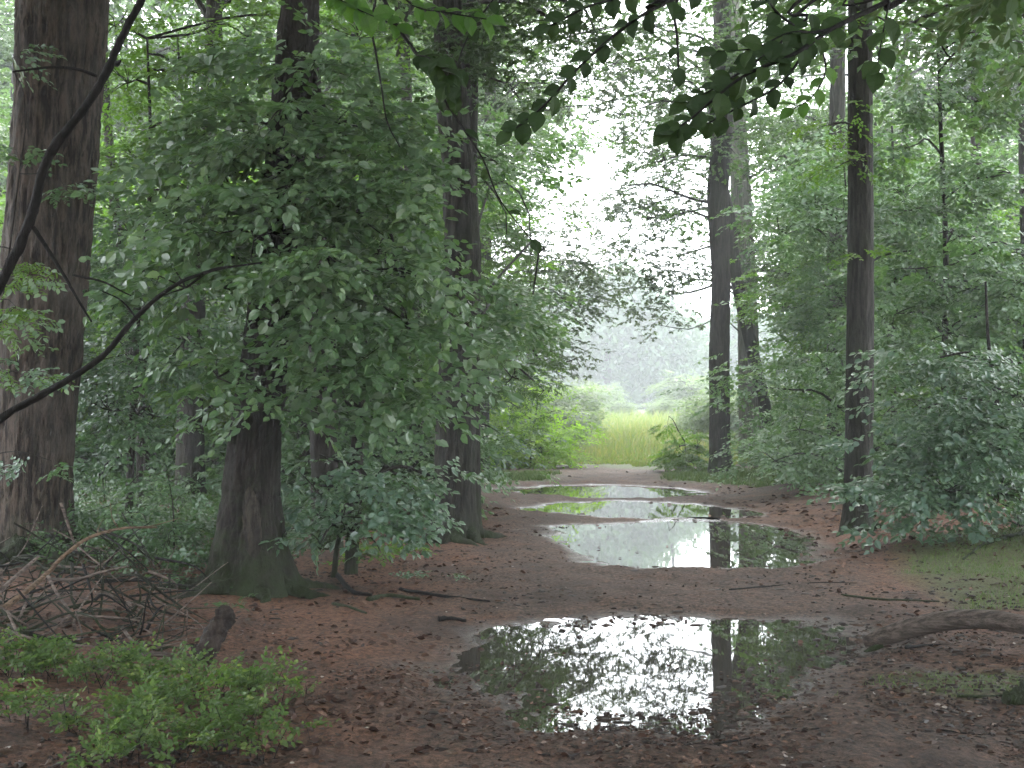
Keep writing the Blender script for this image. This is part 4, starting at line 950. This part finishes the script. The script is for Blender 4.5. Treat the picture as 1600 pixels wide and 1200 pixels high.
stick('dead_branch', 'long thin branch across the middle of the brush pile', [(120, 962, 9.7), (190, 966, 9.8), (250, 975, 9.9), (330, 985, 10)], .010, .004, 'deadwood', cat='branch', seed=12, twigs=4)
rs = np.random.default_rng(12)
for k in range(170):
    x0, y0 = rs.uniform(-40, 290) , rs.uniform(870, 1035); Yk = 9.0 + (1035 - y0) / 155 * 2.4
    a = rs.normal(.15, .7); L = rs.uniform(50, 170); y0 -= 45 * math.exp(-((x0 - 80) / 110) ** 2) * rs.uniform(0, 1)
    p0 = (x0 - L * .5 * math.cos(a), y0 + L * .5 * math.sin(a), Yk); p1 = (x0 + rs.normal(0, 13), y0 + rs.normal(0, 13), Yk + rs.uniform(-.2, .2)); p2 = (x0 + L * .5 * math.cos(a), y0 - L * .5 * math.sin(a), Yk + rs.uniform(-.5, .5))
    stick('brush_twig', 'thin grey-brown twig tangled in the brush pile at left', [p0, p1, p2], rs.uniform(.005, .015), .003, rs.choice(['deadwood', 'bark_mid', 'twig', 'bark_dark']), 'tangled twigs of the brush pile', 'twig', 5, k, .1)
lg = thing('fallen_log', at(1362, 1012, gy(1014)), 'curved grey-brown log arching in from the right edge beside the near puddle', 'log')
mb = MB(); LP = [(1350, 1013, 9.75), (1385, 1004, 9.7), (1430, 990, 9.65), (1490, 979, 9.6), (1550, 979, 9.5), (1610, 990, 9.4), (1700, 1020, 9.2), (1790, 1050, 9.0)]
LPW = [at(*p) for p in LP]
for q_ in LPW: q_[2] = max(q_[2] + .045, gz(q_[0], q_[1]) + .05)
tube(mb, LPW, [.035, .062, .068, .068, .064, .062, .062, .07], 28, 22, .05, seed=3)
mb.build('log_stem', M['log'], lg, smooth=True)
mb = MB(); tube(mb, [at(1490, 972, 9.6), at(1495, 962, 9.58)], [.014, .006], 6, 4); mb.build('knot', M['log'], lg, smooth=True)
mb = MB(); tube(mb, [at(1378, 1006, 9.7), at(1362, 1014, 9.7), at(1350, 1018, 9.68)], [.03, .02, .006], 7, 6); mb.build('broken_end', M['bark_dark'], lg, smooth=True)
stick('lichened_branch', 'knobbly dark lichened branch on the grass at the right edge', [(1640, 860, 16.6), (1580, 868, 16.2), (1545, 872, 16), (1528, 895, 15.5), (1505, 915, 14.9)], .05, .012, 'bark_dark', cat='branch', seed=15, rough=.4, twigs=7)
stick('rotten_stump', 'dark rotten stump piece cut by the right edge, lower right', [(1650, 1112, 7.9), (1620, 1108, 7.85), (1592, 1108, 7.8), (1572, 1116, 7.75)], .10, .035, 'bark_dark', cat='stump', seed=16, rough=.5, sides=14)
GS = [([(1315, 932), (1370, 942), (1420, 945), (1468, 946)], .012, 'long thin stick lying right of the track beyond the near puddle'),
      ([(1140, 925), (1200, 918), (1280, 914), (1340, 915)], .008, 'flat dark stick beyond the near puddle in the middle of the track'),
      ([(525, 905), (550, 930), (580, 935)], .028, 'bent root-like stick at the foot of the leafy beech'),
      ([(575, 945), (610, 938), (655, 942)], .026, 'short thick stick right of the bent root-like one'),
      ([(625, 925), (690, 935), (765, 945)], .018, 'straight dark stick under the mat of pale seedlings'),
      ([(685, 972), (705, 971), (728, 972)], .024, 'stubby black stick left of the near puddle'),
      ([(520, 954), (545, 960), (572, 968)], .018, 'dark stick on the red needles left of the stubby one'),
      ([(1050, 1178), (1110, 1172), (1190, 1160), (1280, 1152)], .006, 'thin crooked twig at the bottom right of the track'),
      ([(1470, 1150), (1530, 1155), (1600, 1154)], .005, 'fine straight twig on red needles near the lower right edge'),
      ([(1495, 1097), (1540, 1099), (1570, 1097)], .010, 'dark stick just below the small moss patch'),
      ([(1415, 1020), (1460, 1016), (1500, 1022)], .012, 'dark stick lying under the curved log'),
      ([(780, 757), (740, 753), (700, 757)], .03, 'dark stick by the left end of the farthest puddle'),
      ([(1205, 762), (1230, 768), (1290, 770), (1310, 764)], .035, 'dark curved branch on the bank right of the farthest puddle'),
      ([(860, 1180), (800, 1178), (760, 1172)], .005, 'thin twig below the near puddle, left half'),
      ([(1180, 1010), (1260, 1008), (1310, 1012)], .006, 'fine twig lying in the right side of the near puddle')]
for k, (p, r0, lb) in enumerate(GS): stick('fallen_stick', lb, p, r0, r0 * .5, 'twig' if k % 3 else 'bark_dark', cat='stick', seed=20 + k, sides=6, group='sticks lying on the forest floor')

# ------------------------------------------------------------------ ground cover
# bilberry clumps, bottom left
def bil(label, cx, cy, rx, ry, n, seed, mt='bilberry'):
    r = np.random.default_rng(seed)
    y = gy(cy + 28); c = at(cx, cy + 28, y); c[2] = gz(c[0], c[1])
    root = thing('bilberry_bush', c, label, 'bush', 'bilberry bushes at bottom left')
    k = y / F; O, D, N = [], [], []; stems = MB()
    m_ = int(n / 7.5)
    for s_ in range(m_):
        a, q = r.uniform(0, 6.28), r.uniform(0, 1) ** .4 * r.choice([.6, 1, 1.5])
        b0 = c + np.array([math.cos(a) * q * rx * k, math.sin(a) * q * ry * k * 6, 0]); b0[2] = gz(b0[0], b0[1]) - .01
        H = r.uniform(.08, .27) * (1.1 - .4 * q)
        tip = b0 + np.array([r.normal(0, .06), r.normal(0, .06), H])
        tube(stems, [b0, (b0 + tip) / 2 + r.normal(0, .012, 3), tip], [.003, .0025, .0012], 3, 4, cap=False)
        for j_ in range(4):
            f_ = r.uniform(.45, 1.0); o = b0 + (tip - b0) * f_
            d = unit(np.array([r.normal(), r.normal(), r.uniform(.1, .7)])); O.append(o); D.append(d); N.append(unit(np.array([r.normal(0, .3), r.normal(0, .3) - .25, 1])))
    fr = leaf_frames(np.array(O), np.array(D), np.array(N), TM['bil'], 1.0, .35, r)
    rnd = np.clip(np.repeat(r.uniform(0, 1, len(O)), len(TM['bil'][0])) * .5 + r.uniform(0, .5, len(fr[4])), 0, 1)
    lm = MB(); leaves_into(lm, fr, 6, rnd); lm.build('foliage', M[mt], root)['kind'] = 'stuff'
    stems.build('stems', M['twig'], root)['kind'] = 'stuff'
bil('bright green bilberry bush in the middle of the bottom left patch', 280, 1115, 95, 22, 240, 1)
bil('bilberry bush right below the leaning broken stub', 370, 1080, 80, 14, 170, 2)
bil('bilberry bush at the far left edge below the brush pile', 50, 1055, 90, 12, 240, 3)
bil('sparse bilberry bush at the bottom left corner', 60, 1130, 80, 12, 90, 4)
bil('bilberry bush directly in front of the brush pile', 200, 1060, 80, 12, 170, 5)
bil('low bilberry bush at the lower right end of the patch', 395, 1155, 75, 18, 120, 6)
bil('small bilberry bush reaching the bottom edge', 230, 1180, 80, 14, 110, 7)

# litter: dead leaves, bark chips, needles' clods
rg = np.random.default_rng(77)
def scatter(n, ylo, yhi, xr=1.0):
    u = rg.uniform(0, 1, n); y = 1 / (1 / ylo + (1 / yhi - 1 / ylo) * u)           # even in the view's depth
    x = rg.uniform(-.42, .42, n) * y * xr
    return x, y
def litter_mesh(n, ylo, yhi, smin, smax, name, mt, label, dark=0.0, wetok=True, flatness=.35):
    x, y = scatter(n, ylo, yhi); z, sm = ground_z(x, y)
    onp = np.abs(x - path_x(y)) < 1.5
    dens = np.clip(.4 + .9 * fbm(x * 1.1, y * .8, s=5 + int(smax * 1000)), .05, 1) * np.where(onp & (y > 10.5), .4, 1) * (1 if smax < .05 else np.clip(.15 + (np.abs(x - path_x(y)) - 1.0) * .6, .1, 1))
    ok = (rg.uniform(0, 1, n) < dens) & ((z > -0.018) | (rg.uniform(0, 1, n) < .05 + .25 * (sm > -.5)))
    x, y, z = x[ok], y[ok], np.maximum(z[ok], -.02); n = len(x)
    a = rg.uniform(0, 6.28, n); D = unit(np.stack([np.cos(a), np.sin(a), rg.normal(0, flatness * .5, n)], -1))
    N = unit(np.stack([rg.normal(0, flatness, n), rg.normal(0, flatness, n), np.ones(n)], -1)); Sd = unit(np.cross(N, D)); N = np.cross(D, Sd)
    L = rg.uniform(smin, smax, n) * (1 + .3 * (y > 14))
    rnd = rg.uniform(0, 1, n) ** 1.6 * (1 - dark)
    mb = MB(); leaves_into(mb, (np.stack([x, y, z + .006], -1), D, Sd, N, L), 6, rnd)
    tag(mb.build(name, M[mt]), label, kind='stuff')
litter_mesh(16000, 5.8, 20, .03, .065, 'leaf_litter', 'litter', 'larger curled dead leaves strewn over the forest floor', flatness=.7)
litter_mesh(34000, 5.8, 22, .012, .04, 'leaf_litter', 'litter', 'brown dead leaves strewn over the forest floor')
litter_mesh(9000, 20, 42, .05, .10, 'leaf_litter', 'litter', 'dead leaves on the farther track and banks')
litter_mesh(900, 5.8, 18, .015, .04, 'pale_leaves', 'pale', 'few pale fallen leaves on the dark ground')
# clods and bark chips as small faceted lumps
x, y = scatter(14000, 5.9, 24); z, sm = ground_z(x, y)
dens = np.clip(.38 + 1.2 * fbm(x * 1.1, y * .5, s=6), .03, 1)
ok = (rg.uniform(0, 1, len(x)) < dens) & ((z > -.019) | (sm > -.45)) & (np.abs(x - path_x(y) + .2) < 3.2); x, y, z = x[ok], y[ok], np.maximum(z[ok], -.021)
n = len(x); bx = np.array([[-1, -1, 0], [1, -1, 0], [1, 1, 0], [-1, 1, 0], [-.6, -.6, 1], [.5, -.6, .8], [.6, .5, 1], [-.5, .6, .7]], float)
bf = np.array([[0, 1, 5, 4], [1, 2, 6, 5], [2, 3, 7, 6], [3, 0, 4, 7], [4, 5, 6, 7]])
a = rg.uniform(0, 6.28, n); sxx = .008 + .04 * rg.uniform(0, 1, n) ** 2.2; syy = sxx * rg.uniform(.3, .8, n); szz = rg.uniform(.004, .016, n)
V = bx[None] * np.stack([sxx, syy, szz], -1)[:, None] * rg.uniform(.7, 1.3, (n, 8, 3))
ca, sa = np.cos(a)[:, None], np.sin(a)[:, None]
V = np.stack([V[..., 0] * ca - V[..., 1] * sa, V[..., 0] * sa + V[..., 1] * ca, V[..., 2]], -1) + np.stack([x, y, z - .001], -1)[:, None]
mb = MB(); mb.add(V, (np.arange(n)[:, None, None] * 8 + bf[None]).reshape(-1, 4), np.repeat(rg.uniform(0, 1, n) ** 1.8, 8))
tag(mb.build('bark_chips', M['chips']), 'dark bark chips and clods on the muddy track', kind='stuff')

# low undergrowth of seedlings and herbs away from the track
ru = np.random.default_rng(33)
for side, lb in ((-1, 'low green seedlings and herbs covering the floor of the left wood'), (1, 'low green seedlings and herbs covering the floor of the right wood')):
    x, y = scatter(46000, 10, 55, 1.05)
    off_ = (x - path_x(y)) * side
    dens = np.clip(.15 + .75 * fbm(x * .5, y * .35, s=61 + side), 0, 1) * np.clip((off_ - (3.2 if side < 0 else 4.2)) / 1.2, 0, 1)
    if side > 0: dens *= (y > 15)
    else: dens = dens * np.clip((y - 10.5) / 2, .25, 1) + .4 * ((y > 15) & (y < 26) & (off_ > 3.6))
    k = ru.uniform(0, 1, len(x)) < dens; x, y = x[k][:5200], y[k][:5200]
    z = ground_z(x, y, False)[0]; O = np.stack([x, y, z + ru.uniform(.03, .35, len(x))], -1)
    D = unit(np.stack([ru.normal(0, 1, len(x)), ru.normal(0, 1, len(x)), ru.uniform(-.2, .6, len(x))], -1)); N = unit(ru.normal(0, .35, (len(x), 3)) + [0, -.3, 1])
    fr = leaf_frames(O, D, N, TM['beech'], .7, .4, ru); mb = MB(); leaves_into(mb, fr, 4, ru.uniform(0, 1, len(fr[4])))
    tag(mb.build('undergrowth', M['dark'] if side < 0 else M['beech']), lb, kind='stuff')
def blades(mb, x, y, h, w, lean, r, z=None):
    n = len(x); z = ground_z(x, y)[0] if z is None else z
    a = r.uniform(0, 6.28, n); u = np.stack([np.cos(a), np.sin(a), 0 * a], -1); l = r.normal(0, lean, (n, 3)) * np.array([1, 1, 0])
    b0 = np.stack([x, y, z - .01], -1); hh = np.stack([0 * h, 0 * h, h], -1)
    v = np.stack([b0 - u * w[:, None], b0 + u * w[:, None], b0 + hh * .6 + l * h[:, None] * .4 + u * w[:, None] * .7, b0 + hh * .6 + l * h[:, None] * .4 - u * w[:, None] * .7, b0 + hh + l * h[:, None]], 1)
    off = mb.n
    mb.add(v, (np.arange(n)[:, None, None] * 5 + np.array([[0, 1, 2, 3]])[None]).reshape(-1, 4), np.repeat(r.uniform(0, 1, n), 5))
    mb.more((np.arange(n)[:, None, None] * 5 + np.array([[3, 2, 4]])[None]).reshape(-1, 3), off)
rgs = np.random.default_rng(15)
for poly, n, h, lb in ((gA, 9000, .05, 'short green grass on the right bank behind the curved log'), (gB, 3500, .03, 'small mossy green patch below the curved log'),
                       (gC, 5000, .12, 'grass at the left end of the farthest puddle'), (gD, 7000, .12, 'rough grass round the straight dark trunk')):
    lo, hi = poly.min(0) - 1.5, poly.max(0) + 1.5; n = int(n * 1.8); x = rgs.uniform(lo[0], hi[0], n * 2); y = rgs.uniform(lo[1], hi[1], n * 2)
    k = (sdist(x, y, poly) + .5 * fbm(x * 1.6, y * 1.2, s=4) + .1) < 0; x, y = x[k][:n], y[k][:n]
    mb = MB(); blades(mb, x, y, h * rgs.uniform(.5, 1.3, len(x)), np.full(len(x), .0035 if h < .1 else .01), .5, rgs)
    tag(mb.build('grass', M['grass']), lb, kind='stuff')
n = 80000; y = 42 + 75 * rgs.uniform(0, 1, n) ** 1.6; x = rgs.uniform(-.16, .30, n) * y
onp = np.abs(x - path_x(y)) < 1.7 - .0 * y
k = (y > 43.5 + 1.0 * np.sin(x * 1.7)) & ~(onp & (y < 46)); x, y = x[k], y[k]
hh = (0.14 + .75 * np.clip((y - 48) / 22, 0, 1) + (.1 + .35 * np.clip((y - 48) / 20, 0, 1)) * fbm(x * .35, y * .15, s=9)) * rgs.uniform(.5, 1.3, len(x))
mb = MB(); blades(mb, x, y, np.maximum(hh, .1), rgs.uniform(.015, .035, len(x)), .3, rgs)
tag(mb.build('meadow_grass', M['meadow']), 'tall yellow-green meadow grass beyond the end of the track', kind='stuff')

# ------------------------------------------------------------------ mist
hz = MB(); x0, x1, y0, y1, z0, z1 = -90, 120, -25, 300, -1.3, 40
v = np.array([[x0, y0, z0], [x1, y0, z0], [x1, y1, z0], [x0, y1, z0], [x0, y0, z1], [x1, y0, z1], [x1, y1, z1], [x0, y1, z1]])
hz.add(v, np.array([[0, 3, 2, 1], [4, 5, 6, 7], [0, 1, 5, 4], [1, 2, 6, 5], [2, 3, 7, 6], [3, 0, 4, 7]]))
m = bpy.data.materials.new('haze'); m.use_nodes = True; t = m.node_tree; t.nodes.clear()
out = t.nodes.new('ShaderNodeOutputMaterial'); pv = t.nodes.new('ShaderNodeVolumePrincipled')
pv.inputs['Color'].default_value = (0.92, 0.96, 1.0, 1); pv.inputs['Density'].default_value = 0.0014; pv.inputs['Anisotropy'].default_value = 0.3
t.links.new(pv.outputs[0], out.inputs['Volume'])
tag(hz.build('haze', m), 'pale morning mist hanging in the air', kind='stuff')
for o in S.objects:
    if '_o' in o: del o['_o']
